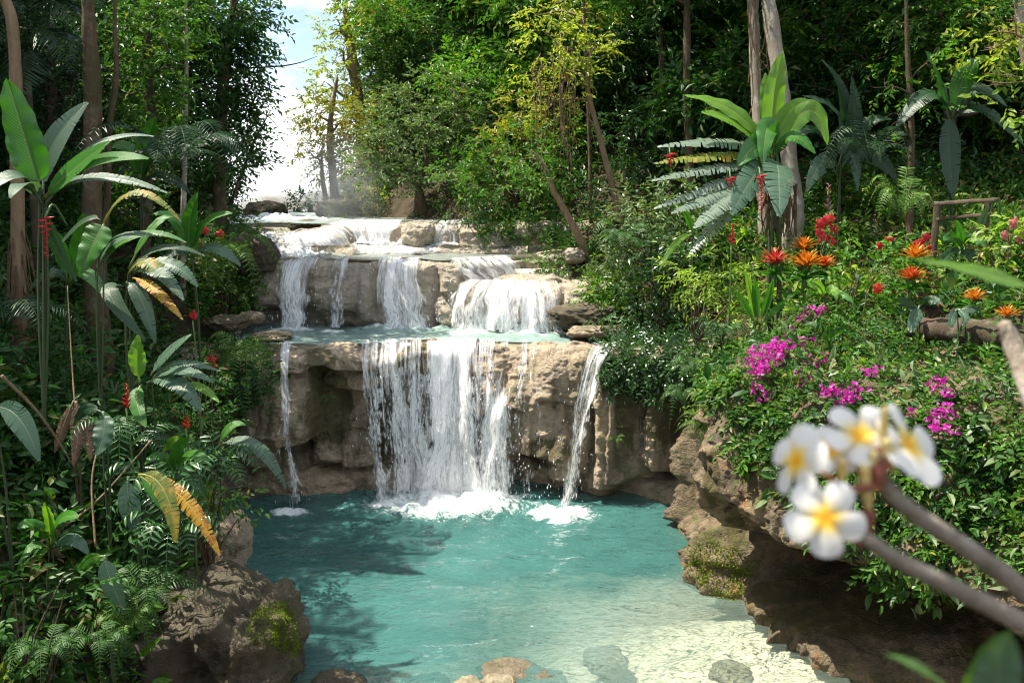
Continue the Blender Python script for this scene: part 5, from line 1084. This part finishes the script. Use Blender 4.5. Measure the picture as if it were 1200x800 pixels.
broad('broad-leaf plant with a bright erect paddle leaf and grey-green leaves fanned to the right', 8.8, (165, 540), [
    ((163, 448), (161, 420), (162, 392), 25, B_LIME, 0, FRONT, -.05), ((176, 440), (195, 415), (224, 392), 20, B_BLUE, .25, FACE, -.1), ((178, 444), (208, 426), (256, 434), 14, B_BLUE, .4, FACE, -.2), ((178, 446), (210, 434), (250, 448), 15, B_BLUE, .2, FACE, -.5), ((172, 448), (205, 448), (236, 482), 24, B_BLUE, .4, FACE, -.5), ((215, 450), (236, 454), (257, 472), 13, B_LIME, 0, FACE, -.3), ((166, 450), (160, 470), (172, 500), 20, B_GREEN, .1, FRONT, -.4), ((190, 530), (200, 518), (212, 512), 12, B_LIME, 0, FRONT, -.4)], 'broad-leaf plant', 'broadleaf_plant', .016)
hanging_head('red upright lobster-claw flower beside the bright erect paddle leaf', 148, 478, 450, .07, 8.4, C_RED, False, .36, name='lobster_claw_flower')
hanging_head('orange-red upright flower head at the tips of the fanned grey-green leaves', 218, 502, 486, .07, 8.6, C_REDOR, False, .4, name='lobster_claw_flower')
hanging_head('small red flower head in the shade right of the yellow dying leaf', 226, 375, 365, .08, 10.4, C_RED, False, .4, name='lobster_claw_flower')
broad('plant with one hanging grey-green paddle leaf left of the fanned leaves', 7.8, (122, 560), [((120, 482), (122, 505), (113, 534), 30, B_BLUE, 0, FRONT, -.15), ((120, 484), (100, 480), (86, 500), 16, B_DARK, 0, FRONT, .2)], 'broad-leaf plant', 'broadleaf_plant', .014)
broad('plant at the left edge with one grey-green ribbed leaf sloping down', 7.2, (5, 580), [((-8, 478), (22, 490), (46, 540), 30, B_BLUE, .1, FRONT, -.2), ((-8, 480), (-20, 500), (-30, 540), 26, B_DARK, 0, FRONT, -.1)], 'broad-leaf plant', 'broadleaf_plant', .014)
broad('broad-leaf plant with torn yellow and green leaves just above the mossy boulder', 7.6, (165, 680), [
    ((150, 558), (152, 590), (162, 626), 28, B_BLUE, .1, FRONT, -.1), ((162, 556), (192, 574), (206, 636), 26, B_YTORN, .3, FRONT, -.3), ((165, 556), (215, 585), (258, 652), 22, B_GOLD, .5, FRONT, -.4), ((162, 558), (178, 570), (192, 600), 20, B_GREEN, .3, FRONT, -.2)], 'broad-leaf plant', 'broadleaf_plant', .014)
broad('plant with one grey-green leaf hanging low over the ferns', 6.9, (128, 760), [((122, 650), (130, 680), (146, 718), 27, B_BLUE, .1, FRONT, -.1), ((122, 652), (105, 655), (92, 670), 15, B_GREEN, 0, FRONT, .1)], 'broad-leaf plant', 'broadleaf_plant', .012)
broad('plant with one long torn leaf arching out over the pool from the left bank', 9.8, (240, 560), [((255, 522), (298, 522), (334, 570), 19, B_BLUE, .35, FACE, -.3), ((255, 524), (270, 500), (288, 498), 12, B_GREEN, .1, FACE, .1)], 'broad-leaf plant', 'broadleaf_plant', .014)
broad('group of dry brown leaves drooping beside a dead stem on the left bank', 8.4, (88, 560), [((88, 470), (92, 500), (86, 545), 22, B_DEAD, .4, FRONT, -.1), ((90, 475), (102, 505), (106, 540), 18, B_DEAD, .5, FRONT, -.1), ((86, 470), (74, 500), (64, 530), 16, B_DEAD, .5, FRONT, 0)], 'dead plant', 'dead_leaf_plant', .012, FRONT, BARK_BR)
for lab, Yd, ln, rr in [('long dead stem slanting across the shade of the left bank', 7.9, [(2, 440), (50, 490), (95, 560)], .018), ('dead stem leaning from the leaf litter towards the grey-green leaves', 7.6, [(40, 640), (110, 590), (178, 515)], .016), ('thin dead upright stem beside the paddle leaf plant', 7.6, [(112, 640), (108, 560), (122, 500)], .012), ('thin bare upright stem in front of the dark bush at the left', 8.8, [(88, 480), (84, 420), (79, 335)], .010)]:
    pts = [P(*q, Yd+.3*i) for i, q in enumerate(ln)]; o = MB().add(*tube(pts, [rr, rr*.8, rr*.5], 24, 7, .15, int(rr*1e4))).build('dead_branch', BARK_TAN, None); tag(o, lab, 'dead stem', 'dead stems on the left bank')
broad('banana plant with shining upright leaves in the gap left of the mossy trunk', 10.6, (75, 430), [((78, 330), (70, 290), (50, 262), 22, B_GREEN, 0, FRONT), ((80, 330), (92, 290), (98, 250), 22, B_GREEN, .1, FRONT), ((80, 332), (60, 320), (35, 340), 18, B_DARK, .2), ((80, 332), (100, 320), (125, 350), 18, B_GREEN, .2)])
broad('banana plant with long arching leaves in front of the leaning tree', 12.8, (232, 380), [((225, 300), (240, 262), (272, 250), 20, B_GREEN, .2), ((224, 300), (210, 262), (180, 250), 20, B_GREEN, .1), ((225, 302), (250, 290), (282, 312), 18, B_BLUE, .3), ((224, 300), (222, 262), (232, 225), 22, B_GREEN, 0, FRONT), ((224, 302), (205, 295), (178, 318), 16, B_DARK, .3)])
broad('broad-leaf plant with bright low leaves at the foot of the dead leaves', 7.4, (60, 690), [((58, 640), (40, 615), (20, 620), 22, B_GREEN, 0), ((60, 640), (70, 610), (92, 606), 22, B_GREEN, .1), ((60, 642), (84, 632), (104, 650), 20, B_BLUE, 0), ((58, 642), (40, 640), (22, 662), 18, B_GREEN, 0), ((60, 638), (58, 610), (52, 588), 18, B_LIME, 0, FRONT)], 'broad-leaf plant', 'broadleaf_plant', .012)
broad('broad-leaf plant with drooping fresh green leaves above the bamboo palms', 8.6, (205, 580), [((205, 560), (220, 535), (246, 540), 18, B_GREEN, .1), ((204, 560), (190, 535), (168, 545), 18, B_GREEN, 0), ((205, 558), (208, 530), (222, 512), 18, B_GREEN, 0, FRONT), ((205, 562), (225, 560), (240, 582), 16, B_DARK, .2)], 'broad-leaf plant', 'broadleaf_plant', .012)
broad('banana plant with torn leaves high in the shade behind the thin crooked trunk', 15, (165, 320), [((165, 215), (185, 180), (225, 172), 24, B_DARK, .4), ((164, 215), (150, 175), (120, 175), 22, B_GREEN, .3), ((165, 216), (190, 205), (222, 226), 20, B_DARK, .4), ((165, 214), (170, 175), (182, 138), 24, B_GREEN, .1, FRONT)])
# ferns and feather palms: a crown of fronds at a point of the picture
def fern(label, px, py, Y, n, L, W, mat, seed, name='fern', cat='fern', hang=.5, np_=22, lw=.16, arc=(0, 6.283), group=None, up=.55, ang=.5):
    c = P(px, py, Y); r = np.random.default_rng(seed); root = thing(name, label, cat, c, group)
    for i in range(n):
        a = arc[0]+(arc[1]-arc[0])*(i+.5*r.random())/n; l = L*(.7+.5*r.random()); h = np.array([math.cos(a), math.sin(a), 0])
        frond(c, c+h*l*.5+[0, 0, l*up*(.6+.6*r.random())], c+h*l*(.85+.2*r.random())-[0, 0, l*hang*r.random()], W*(.8+.4*r.random()), np_, (h[0]*.2, h[1]*.2-.2, .9), lw, .25, seed*50+i, ang, .004+.002*L).build('frond', mat, root)
    return root
fern('fern with spreading fronds over the left shoulder of the mossy boulder', 172, 712, 7.3, 11, .62, .24, F_FERN, 1)
fern('small fern at the bottom edge left of the mossy boulder', 118, 768, 6.5, 9, .42, .17, F_FERN, 2, hang=.9)
fern('fern in the bottom left corner', 55, 775, 6.2, 9, .40, .16, F_FERN, 3)
fern('fern just under the low hanging grey-green leaf', 150, 742, 6.9, 9, .38, .15, F_FERNB, 4, hang=.8)
fern('bright drooping fern at the left end of the lower cliff', 286, 428, 15.0, 14, .85, .34, F_FERNB, 5, hang=1.3, arc=(2.6, 6.4))
fern('second drooping fern on the cliff end below the bright one', 278, 462, 14.9, 12, .8, .32, F_FERN, 6, hang=1.4, arc=(2.6, 6.4))
fern('large green fern at the left of the middle terrace', 270, 315, 17.4, 14, 1.1, .4, F_FERNB, 7, hang=1.0)
fern('fern with drooping fronds left of the domed sheet of water', 268, 282, 18.5, 12, 1.0, .36, F_FERN, 8, hang=.8)
fern('grassy pale fern clinging to the lip of the right rock face', 838, 482, 12.4, 16, .55, .1, F_FERNB, 9, hang=.9, lw=.3, np_=14)
fern('fern under the grassy pale fern on the right rock face', 858, 520, 12.0, 12, .45, .1, F_FERNB, 10, hang=1.2, lw=.3, np_=14)
fern('dark feather palm spreading at the left under the pale slim trunk', 205, 200, 14, 12, 1.7, .8, F_PALM, 11, 'feather_palm', 'palm', .35, 30, .07, up=.4)
fern('low feather palm at the left edge under the shaggy foot of the palm trunk', 5, 385, 9.8, 9, 1.0, .5, F_PALM, 12, 'feather_palm', 'palm', .4, 26, .08, up=.35)
fern('bamboo palm with dense dark fronds in the middle of the left bank', 190, 600, 7.9, 15, .62, .34, F_PALMB, 13, 'bamboo_palm', 'palm', .45, 12, .22, up=.7)
fern('bamboo palm with glossy narrow leaves leaning over the pool edge', 258, 560, 9.4, 15, .62, .36, F_PALMB, 14, 'bamboo_palm', 'palm', .45, 11, .2, up=.6)
fern('bamboo palm just above the mossy boulder', 205, 640, 7.7, 14, .6, .32, F_PALMB, 15, 'bamboo_palm', 'palm', .5, 12, .22, up=.6)
fern('feather palm with thin leaflets below the fanned grey-green leaves', 150, 530, 8.6, 10, .7, .34, F_PALMB, 16, 'feather_palm', 'palm', .4, 18, .13, up=.5)
fern('sunlit ferny sprig standing between the scarlet blossoms and the railing', 1056, 262, 13, 12, .62, .28, F_FERNB, 17, hang=-.1, up=1.1)
fern('feather palm in the dark right of the traveller palm', 1020, 190, 15.5, 9, 1.2, .5, F_PALM, 18, 'feather_palm', 'palm', .5, 28, .08)
fern('dark fern among the shrubs at the foot of the right forest', 730, 290, 16.8, 11, .8, .34, F_FERN, 19)
fern('tiny fern growing from the dark recess in the lower cliff', 385, 470, 15.75, 7, .28, .12, F_FERNB, 20, hang=.9, np_=12)
fern('tiny fern at the foot of the dark columns right of the slanting fall', 722, 520, 15.2, 7, .3, .12, F_FERNB, 21, hang=.8, np_=12)
fern('small fern on the dark rock wall under the right bush', 1008, 622, 9.6, 8, .25, .1, F_FERN, 22, hang=.8, np_=12)
fern('fern hanging from the left shoulder of the right rock face', 812, 440, 13.2, 13, .6, .2, F_FERN, 24, hang=1.2)
fern('fern with trailing fronds half way down the right rock face', 826, 505, 12.6, 12, .5, .17, F_FERNB, 25, hang=1.3)
fern('fern tucked under the lip of the right rock face above the hollow', 880, 570, 11.2, 12, .45, .16, F_FERN, 26, hang=1.3)
fern('fern on the right rock face nearest the dark columns', 798, 470, 13.9, 11, .5, .18, F_FERN, 27, hang=1.2)
fern('fern on the crest of the right bank below the torch flower', 845, 400, 12.6, 12, .6, .26, F_FERN, 23, hang=.7)
# ------------------------------------------------------------ boulders, log, railing
M_WETROCK = rock_mat('wet_brown_stone', (.20, .155, .10), (.30, .24, .165), (.12, .09, .055), .4, .4, .5, 2)
def boulder(label, px, py, Y, rx, ry, rz, mat, seed, amp=.22, name='boulder', sub=5, flat=None, group=None, moss=None):
    "px,py: centre; rx, rz in photo pixels (width, height), ry depth in metres"
    c = P(px, py, Y); bm = bmesh.new(); bmesh.ops.create_icosphere(bm, subdivisions=sub, radius=1); V = np.array([v.co[:] for v in bm.verts]); F = np.array([[v.index for v in f.verts] for f in bm.faces]); bm.free()
    V = np.sign(V)*np.abs(V)**.86
    d = 1+amp*fbm(V*1.1+seed*3.3, 3, seed)+amp*.55*ridged(V*2.1+seed, 5, seed+2)+.04*fbm(V*9, 3, seed)
    V = V*d[:, None]*np.array([M(rx, Y), ry, M(rz, Y)])
    o = mk(name, V+c, None, F, mat, None); o.data.transform(__import__('mathutils').Matrix.Translation(-Vector(c))); o.location = c
    return tag(o, label, 'boulder', group), V+c
import bmesh
mb_, bv = boulder('big dark boulder with a cushion of bright moss at the left edge of the pool', 258, 768, 9.0, 98, 1.1, 86, M_DARKROCK, 3, .26, sub=6)
u, v = proj(bv); k = np.where((np.hypot((u-332)/35, (v-736)/31) < 1+.35*vnoise(bv*4, 3)) & (bv[:, 1] < 9.3))[0]
nn = nrm(bv[k]-np.array(mb_.location)); r = np.random.default_rng(5); idx = r.choice(len(k), 9500); pp = bv[k][idx]+r.normal(0, .018, (9500, 3))
V, T = leaf_tris(pp-nn[idx]*.01, nn[idx]+r.normal(0, .7, (9500, 3)), r.normal(0, 1, (9500, 3)), np.full(9500, .026), np.full(9500, .012))
mo = mk('moss_cushion', V, None, T, leaf_mat('moss', (.10, .15, .012), (.17, .22, .02), (.08, .09, .015), .2, .8, .1), mb_, smooth=False)
boulder('long pale stone between the mossy boulder and the leafy bank', 272, 640, 10.6, 20, .35, 36, M_ROCK, 4, .2)
for i, (lab, px, py, Yb, rx, ry, rz, mt) in enumerate([
    ('round stone under clear water in the shallows right of centre', 710, 774, 9.95, 27, .3, 10, M_SANDROCK), ('flat brown stone, largest of those at the bottom edge', 600, 788, 9.5, 42, .26, 9, M_WETROCK), ('tan stone at the bottom edge left of the flat brown one', 496, 810, 9.2, 38, .3, 10, M_WETROCK),
    ('small stone between the flat brown one and the submerged stone', 640, 796, 9.35, 26, .2, 8, M_WETROCK), ('dark stone at the bottom edge against the mossy boulder', 396, 806, 9.1, 36, .3, 10, M_DARKROCK), ('small pale stone in front of the flat brown one', 585, 803, 9.1, 20, .18, 9, M_SANDROCK), ('low stone awash under the sunlit shallows near the right ledge', 855, 790, 9.6, 24, .25, 9, M_SANDROCK), ('small pebble-like stone right of the tan one at the bottom edge', 548, 806, 9.1, 16, .16, 9, M_SANDROCK)]):
    boulder(lab, px, py, Yb, rx, ry, rz, mt, 10+i, .18, 'stone', 4, group='stones in the shallows')
for i, (lab, px, py, Yb, rx, ry, rz, mt) in enumerate([
    ('dark mossy boulder at the left end of the middle terrace', 294, 300, 18.3, 26, .5, 20, M_DARKROCK), ('brown boulder left of the stream in the sky gap', 312, 250, 30, 22, .7, 14, M_DARKROCK), ('flat dark rock in the stream above the domed sheet', 357, 264, 22.6, 16, .4, 6, M_DARKROCK), ('grey rock beside the mist at the far bank', 400, 246, 30, 28, .8, 12, M_ROCKT),
    ('square tan rock splitting the falls of the top terrace', 490, 276, 21.5, 18, .35, 15, M_ROCKT), ('dark rock on the ledge below the left shrub right of the middle terrace', 682, 370, 17.5, 36, .5, 14, M_DARKROCK), ('pale rock among the leaves behind the right end of the middle terrace', 672, 300, 19.5, 12, .3, 9, M_ROCKT), ('brown rock under the trees right of the top terrace', 620, 312, 20.2, 30, .4, 15, M_DARKROCK),
    ('low tan rock at the left end of the small upper pool', 292, 373, 17.6, 16, .35, 7, M_ROCK), ('flat mossy slab on the lip of the lower cliff at its left', 318, 394, 16.9, 22, .4, 5, M_ROCK), ('tan slab at the lip above the slanting fall', 700, 388, 16.9, 34, .45, 7, M_ROCK), ('rounded grey rock on the left bank above the cliff end', 268, 378, 16.5, 22, .4, 9, M_DARKROCK)]):
    boulder(lab, px, py, Yb, rx, ry, rz, mt, 30+i, .16, 'boulder', 5)
a, b = P(1068, 385, 11), P(1230, 400, 9.6); o = MB().add(*tube([a, (a+b)/2+[0, .1, .03], b], [.15, .17, .18], 40, 16, .14, 5))  .build('fallen_log', BARK_DK, None); tag(o, 'thick brown fallen log lying among the leaves at the right', 'log')
rl = thing('wooden_railing', 'low weathered wooden railing on two posts at the right edge of the forest', 'railing', P(1130, 280, 13.6)); WOOD = bark_mat('weathered_wood', (.075, .055, .036), (.12, .092, .062))
def beam(p, q, w, h, seed):
    p, q = np.asarray(p), np.asarray(q); d = nrm(q-p); s = nrm(np.cross(d, [0.05, .1, 1])); n = np.cross(s, d); t = np.linspace(0, 1, 16)[:, None]; mb = MB()
    c = p+(q-p)*t; prof = np.array([(-1, -.8), (-.8, -1), (.8, -1), (1, -.8), (1, .8), (.8, 1), (-.8, 1), (-1, .8)]); V = c[:, None]+(s*prof[:, :1]*w/2+n*prof[:, 1:]*h/2)[None]
    V = V+.008*fbm(V*6, 3, seed)[..., None]*np.array([1, .5, 1]); k = 16*8
    V = np.vstack([V.reshape(-1, 3), p, q]); Q = gridq(16, 8, True); T = [(k, (j+1) % 8, j) for j in range(8)]+[(k+1, 120+j, 120+(j+1) % 8) for j in range(8)]
    return mb.add(V, Q, T)
for px, Yp, w in ((1099, 13.8, .11), (1158, 13.2, .10)):
    t_ = P(px, 236 if px < 1120 else 233, Yp); g = hgt(t_[0], t_[1])-.2; beam([t_[0], t_[1], min(g, t_[2]-.6)], t_, w, w, px).build('post', WOOD, rl)
beam(P(1094, 239, 13.62), P(1170, 234, 13.0), .055, .065, 1).build('rail', WOOD, rl); beam(P(1098, 257, 13.66), P(1160, 251, 13.06), .055, .06, 2).build('rail', WOOD, rl)
#  strands under the bank, mist
MISTM = NT('mist_air'); g_ = MISTM
vol = g_.n('ShaderNodeVolumePrincipled'); g_.put(vol.inputs['Color'], (.95, .97, 1)); 
cg = g_.n('ShaderNodeTexGradient', gradient_type='SPHERICAL'); g_.l(g_.obj(), cg.inputs[0])
dn = g_.math('MULTIPLY', g_.math('POWER', cg.outputs['Fac'], 1.3), g_.ramp(g_.noise(g_.obj(), 2.6, 3), [(.3, .15), (.75, 1)]))
g_.put(vol.inputs['Density'], g_.math('MULTIPLY', dn, 1.15)); vol.inputs['Anisotropy'].default_value = .3
g_.l(vol.outputs[0], g_.out.inputs['Volume'])
bm = bmesh.new(); bmesh.ops.create_icosphere(bm, subdivisions=3, radius=1); me = bpy.data.meshes.new('mist'); bm.to_mesh(me); bm.free(); me.materials.append(g_.m)
sp_ = bpy.data.objects.new('mist', me); COL.objects.link(sp_); sp_.location = (ax, ay-.3, .35); sp_.scale = (1.5, .7, .75); tag(sp_, 'spray hanging at the foot of the main fall', None, None, 'stuff')
mi = bpy.data.objects.new('mist', me); COL.objects.link(mi); mi.location = P(396, 226, 27.5); mi.scale = (1.7, 1.4, 2.2); tag(mi, 'plume of pale spray hanging over the top of the falls', None, None, 'stuff')

u, v = proj(SV); k = np.where((np.hypot((u-850)/42, (v-664)/34) < 1+.5*vnoise(SV*3, 3)) & (SV[:, 1] < 14))[0]
r = np.random.default_rng(8); idx = r.choice(k, 7000); pp = SV[idx]+r.normal(0, .03, (7000, 3))
V, T = leaf_tris(pp, r.normal(0, .7, (7000, 3))+[-.5, -.5, .4], r.normal(0, 1, (7000, 3)), np.full(7000, .045), np.full(7000, .02))
tag(mk('moss', V, None, T, bpy.data.materials['moss'], None, smooth=False), 'yellow-green moss on the lit foot of the right rock face', None, None, 'stuff')
# ------------------------------------------------------------ frangipani in front of the lens, rooted on the near bank at the right
def petal_mat():
    n = NT('frangipani_petal'); sp = n.n('ShaderNodeSeparateXYZ'); n.l(n.uv(), sp.inputs[0]); v = sp.outputs[1]
    c = n.ramp(v, [(.0, (.80, .34, .01)), (.2, (.86, .55, .05)), (.36, (.74, .64, .38)), (.52, (.74, .715, .655)), (1, (.74, .725, .69))])
    b = n.bsdf(c, .5, .3, n.bump(n.noise(n.obj(), 120, 3), .2, .001)); t = n.n('ShaderNodeBsdfTranslucent'); n.put(t.inputs[0], c)
    return n.done(n.mixs(.28, b, t.outputs[0]))
PET = petal_mat(); TUBE = plain_mat('orange_flower_tube', (.62, .20, .03), (.50, .10, .03), .5, 20, .2); BUD = plain_mat('yellow_bud', (.74, .64, .30), (.66, .46, .14), .5, 30, .15)
PED = plain_mat('red_green_pedicel', (.22, .035, .025), (.16, .06, .03), .5, 30); FBARK = bark_mat('grey_frangipani_bark', (.17, .135, .10), (.27, .225, .175), (.33, .29, .24))
fr = thing('frangipani', 'blurred white and yellow flowering branch reaching in close to the lens from the lower right', 'frangipani', (2.6, .6, hgt(2.6, .6)))
def fbranch(px_pts, rad):
    pts = [P(x, y, Yq) for x, y, Yq in px_pts]
    MB().add(*tube(pts, rad, 60, 14, .06, 3)).build('branch', FBARK, fr)
base = np.array(fr.location)
MB().add(*tube([base-[0, 0, .2], base+[-.15, 0, .35], base+[-.45, .05, .7], P(1330, 800, .95)], [.07, .055, .04, .024], 40, 14, .06, 2)).build('trunk', FBARK, fr)
fbranch([(1330, 800, .95), (1200, 692, .90), (1130, 640, .87), (1070, 600, .85), (1036, 568, .84), (1028, 545, .84)], [.018, .0125, .011, .010, .0095, .0085])
fbranch([(1330, 800, .95), (1260, 765, .86), (1180, 720, .82), (1100, 680, .80), (1050, 655, .79), (1014, 630, .78)], [.018, .0125, .011, .010, .009, .0075])
def flower(c, n, R, roll, stem, cup=.25):
    c = np.asarray(c, float); n = nrm(np.asarray(n, float)); x = nrm(np.cross(n, [.1, .2, 1])); y = np.cross(n, x); fo = None
    mb = MB(); P_ = []
    for i in range(5):
        a = roll+i*1.25664; d = x*math.cos(a)+y*math.sin(a); s = np.cross(n, d)
        q = np.linspace(0, 1, 14)[:, None]; u = np.linspace(-1, 1, 9)
        w = R*.47*(np.clip(np.sin(np.pi*np.clip(.06+.90*q, 0, 1)**1.05), 0, 1)**.6)*(.34+.86*q)
        p = c+d*R*q+n*R*(cup*q-.28*q**2+.02)
        lift = (u*.18)[None, :, None]*n*w[:, None]*1.2            # each petal overlaps the next like a pinwheel
        V = p[:, None]+s*(u[None, :, None]+.25*q[:, None])*w[:, None]+lift-n*(u*u)[None, :, None]*w[:, None]*.22
        uv = np.stack(np.broadcast_arrays((u*.5+.5)[None, :], q), -1).reshape(-1, 2)
        P_.append((V.reshape(-1, 3), gridq(14, 9), uv))
    root_mb = MB(); root_mb.add(*P_[0][:2], None, P_[0][2]); 
    for V, Q, uv in P_[1:]: root_mb.add(V, Q, None, uv)
    fo = root_mb.build('flower', PET, fr)
    MB().add(*tube([c+n*R*.02, c-n*R*.30, (c-n*R*.55)*.6+np.asarray(stem)*.4, stem], [R*.085, R*.06, R*.05, R*.045], 16, 8)).build('flower_tube', TUBE, fo)
h1 = P(1022, 560, .835); h2 = P(1000, 632, .78)
flower(P(967, 607, .76), (-.25, -1, .25), .040, .35, h2, .12)
flower(P(934, 540, .80), (-.92, -.30, .30), .040, .9, P(985, 570, .80), .2)
flower(P(1008, 512, .84), (-.12, -.62, .80), .040, .3, h1, .45)
flower(P(1062, 522, .83), (.50, -.55, .62), .049, .6, P(1030, 575, .83), .35)
flower(P(975, 528, .86), (-.35, -.45, .8), .036, 1.3, h1, .3)
for (a, b, r_) in [((1018, 598), (1013, 545), .0068), ((984, 572), (988, 540), .0055), ((1034, 530), (1037, 478), .0050), ((1020, 560), (1024, 530), .006), ((1046, 552), (1040, 515), .006)]:
    p, q = P(*a, .815), P(*b, .805); MB().add(*tube([p, (p+q)/2, q], [r_*.45, r_, r_*.75], 14, 8)).build('bud', BUD, fr)
for (a, b) in [((1014, 625), (1010, 600)), ((1012, 640), (998, 625)), ((1030, 565), (1020, 540)), ((1030, 565), (1040, 540)), ((1028, 570), (985, 575)), ((1030, 560), (1028, 525)), ((1020, 600), (1016, 635))]:
    p, q = P(*a, .80), P(*b, .81); MB().add(*tube([p, (p+q)/2, q], [.0055, .0045, .0038], 8, 6)).build('pedicel', PED, fr)
FLEAF = blade_mat('frangipani_leaf', (.045, .12, .02), (.06, .15, .03), (.2, .26, .08), .3, .35, 16)
for (a, m_, t_, W, mt, f_, d0, d1) in [((1130, 830), (1150, 775), (1188, 738), 34, FLEAF, FRONT, .75, .70), ((1130, 830), (1090, 790), (1036, 766), 26, FLEAF, (0, -.3, .9), .75, .72), ((1150, 840), (1170, 790), (1178, 742), 62, B_BLUE, (-.4, -1, .1), .62, .6)]:
    NB[0] += 1; blade(P(*a, d0), P(*m_, (d0+d1)/2), P(*t_, d1), M(W, d1), f_, 0, seed=NB[0], petr=.002).build('leaf', mt, fr)
bo = P(1200, 420, 1.5)
MB().add(*tube([P(1300, 640, 1.2), P(1225, 500, 1.4), P(1190, 410, 1.5), P(1176, 378, 1.52)], [.022, .020, .018, .012], 24, 12, .06, 9)).build('branch', FBARK, fr)
MB().add(*tube([base+[-.1, 0, .2], base+[-.3, .3, .6], P(1300, 640, 1.2)], [.05, .035, .022], 24, 12)).build('branch', FBARK, fr)
NB[0] += 1; blade(P(1225, 345, 1.4), P(1160, 322, 1.35), P(1070, 304, 1.3), M(30, 1.35), (0, -.6, .7), 0, seed=3, petr=.002, prof=lambda x: np.clip(np.sin(np.pi*np.clip(x, 0, 1)**.8), 0, 1)**.9).build('leaf', B_LIME, fr)
MB().add(*tube([P(1192, 420, 1.5), P(1235, 380, 1.45), P(1225, 345, 1.4)], [.006, .004, .003], 10, 6)).build('leaf_stalk', C_STALK, fr)

# unseen bough and leaf tuft above the lens, added to shade the flowers
tc = np.array([-.22, .92, 7.0])
MB().add(*tube([base+[-.15, 0, .35], base+[-.5, .5, 1.7], np.array([1.1, 1.0, 6.9]), np.array([.3, .95, 6.95]), tc], [.05, .036, .026, .02, .014], 40, 12, .06, 4)).build('branch', FBARK, fr)
for i in range(11):
    a = i*2.39996; h = np.array([math.cos(a), math.sin(a)*.9, 0]); L = .24+.10*((i*7) % 5)/5; NB[0] += 1
    blade(tc, tc+h*L*.5+[0, 0, .05], tc+h*L+[0, 0, -.02], .085, (h[0]*.2, h[1]*.2, 1), 0, seed=NB[0], petr=.003).build('leaf', FLEAF, fr)
# ------------------------------------------------------------ light, sky, camera
SUN = nrm(np.array([-.45, .06, .89]))
w = bpy.data.worlds.new('World'); SC.world = w; w.use_nodes = True
nt = w.node_tree; nt.nodes.clear()
sky = nt.nodes.new('ShaderNodeTexSky'); sky.sky_type = 'NISHITA'; sky.sun_disc = False
sky.sun_elevation = math.asin(SUN[2]); sky.sun_rotation = math.atan2(SUN[0], SUN[1]) % (2*math.pi)
sky.air_density = 1.0; sky.dust_density = 1.5; sky.ozone_density = 1.0
tc = nt.nodes.new('ShaderNodeTexCoord'); mp = nt.nodes.new('ShaderNodeMapping'); mp.inputs['Scale'].default_value = (1, 1, 2.2)
cn = nt.nodes.new('ShaderNodeTexNoise'); cn.inputs['Scale'].default_value = 3.2; cn.inputs['Detail'].default_value = 7; cn.inputs['Roughness'].default_value = .6
cr = nt.nodes.new('ShaderNodeValToRGB'); cr.color_ramp.elements[0].position = .44; cr.color_ramp.elements[1].position = .60
mx = nt.nodes.new('ShaderNodeMix'); mx.data_type = 'RGBA'; mx.inputs[7].default_value = (9, 9.3, 9.6, 1)
bg = nt.nodes.new('ShaderNodeBackground'); bg.inputs[1].default_value = .10
wo = nt.nodes.new('ShaderNodeOutputWorld')
for a, b in ((tc.outputs['Generated'], mp.inputs[0]), (mp.outputs[0], cn.inputs['Vector']), (cn.outputs['Fac'], cr.inputs[0]), (cr.outputs[0], mx.inputs[0]),
             (sky.outputs[0], mx.inputs[6]), (mx.outputs[2], bg.inputs[0]), (bg.outputs[0], wo.inputs[0])): nt.links.new(a, b)
sl = bpy.data.lights.new('sun', 'SUN'); sl.energy = 5.0; sl.angle = math.radians(.5); sl.color = (1, .93, .80)
so = bpy.data.objects.new('sun', sl); COL.objects.link(so); so.rotation_euler = Vector(-SUN).to_track_quat('-Z', 'Y').to_euler(); so.location = (-20, 25, 60)
cam = bpy.data.cameras.new('camera'); co = bpy.data.objects.new('camera', cam); COL.objects.link(co)
cam.lens = 28; cam.sensor_width = 36; cam.clip_start = .05; cam.clip_end = 2000
co.location = (0, 0, CAMZ); co.rotation_euler = (math.radians(90)-TH, 0, 0)
cam.dof.use_dof = True; cam.dof.focus_distance = 15.0; cam.dof.aperture_fstop = 3.2
SC.camera = co
SC.view_settings.view_transform = 'Standard'; SC.view_settings.look = 'None'; SC.view_settings.gamma = 1; SC.view_settings.use_curve_mapping = False
SC.view_settings.exposure = 1.28
cy = SC.cycles
cy.max_bounces = 9; cy.diffuse_bounces = 3; cy.glossy_bounces = 3; cy.transmission_bounces = 6; cy.transparent_max_bounces = 16; cy.volume_bounces = 1
cy.caustics_reflective = False; cy.caustics_refractive = False; cy.sample_clamp_indirect = 6
cy.pixel_filter_type = 'BLACKMAN_HARRIS'; cy.filter_width = 1.1
cy.use_denoising = True; cy.denoiser = 'OPENIMAGEDENOISE'
cy.use_adaptive_sampling = True; cy.adaptive_threshold = .01
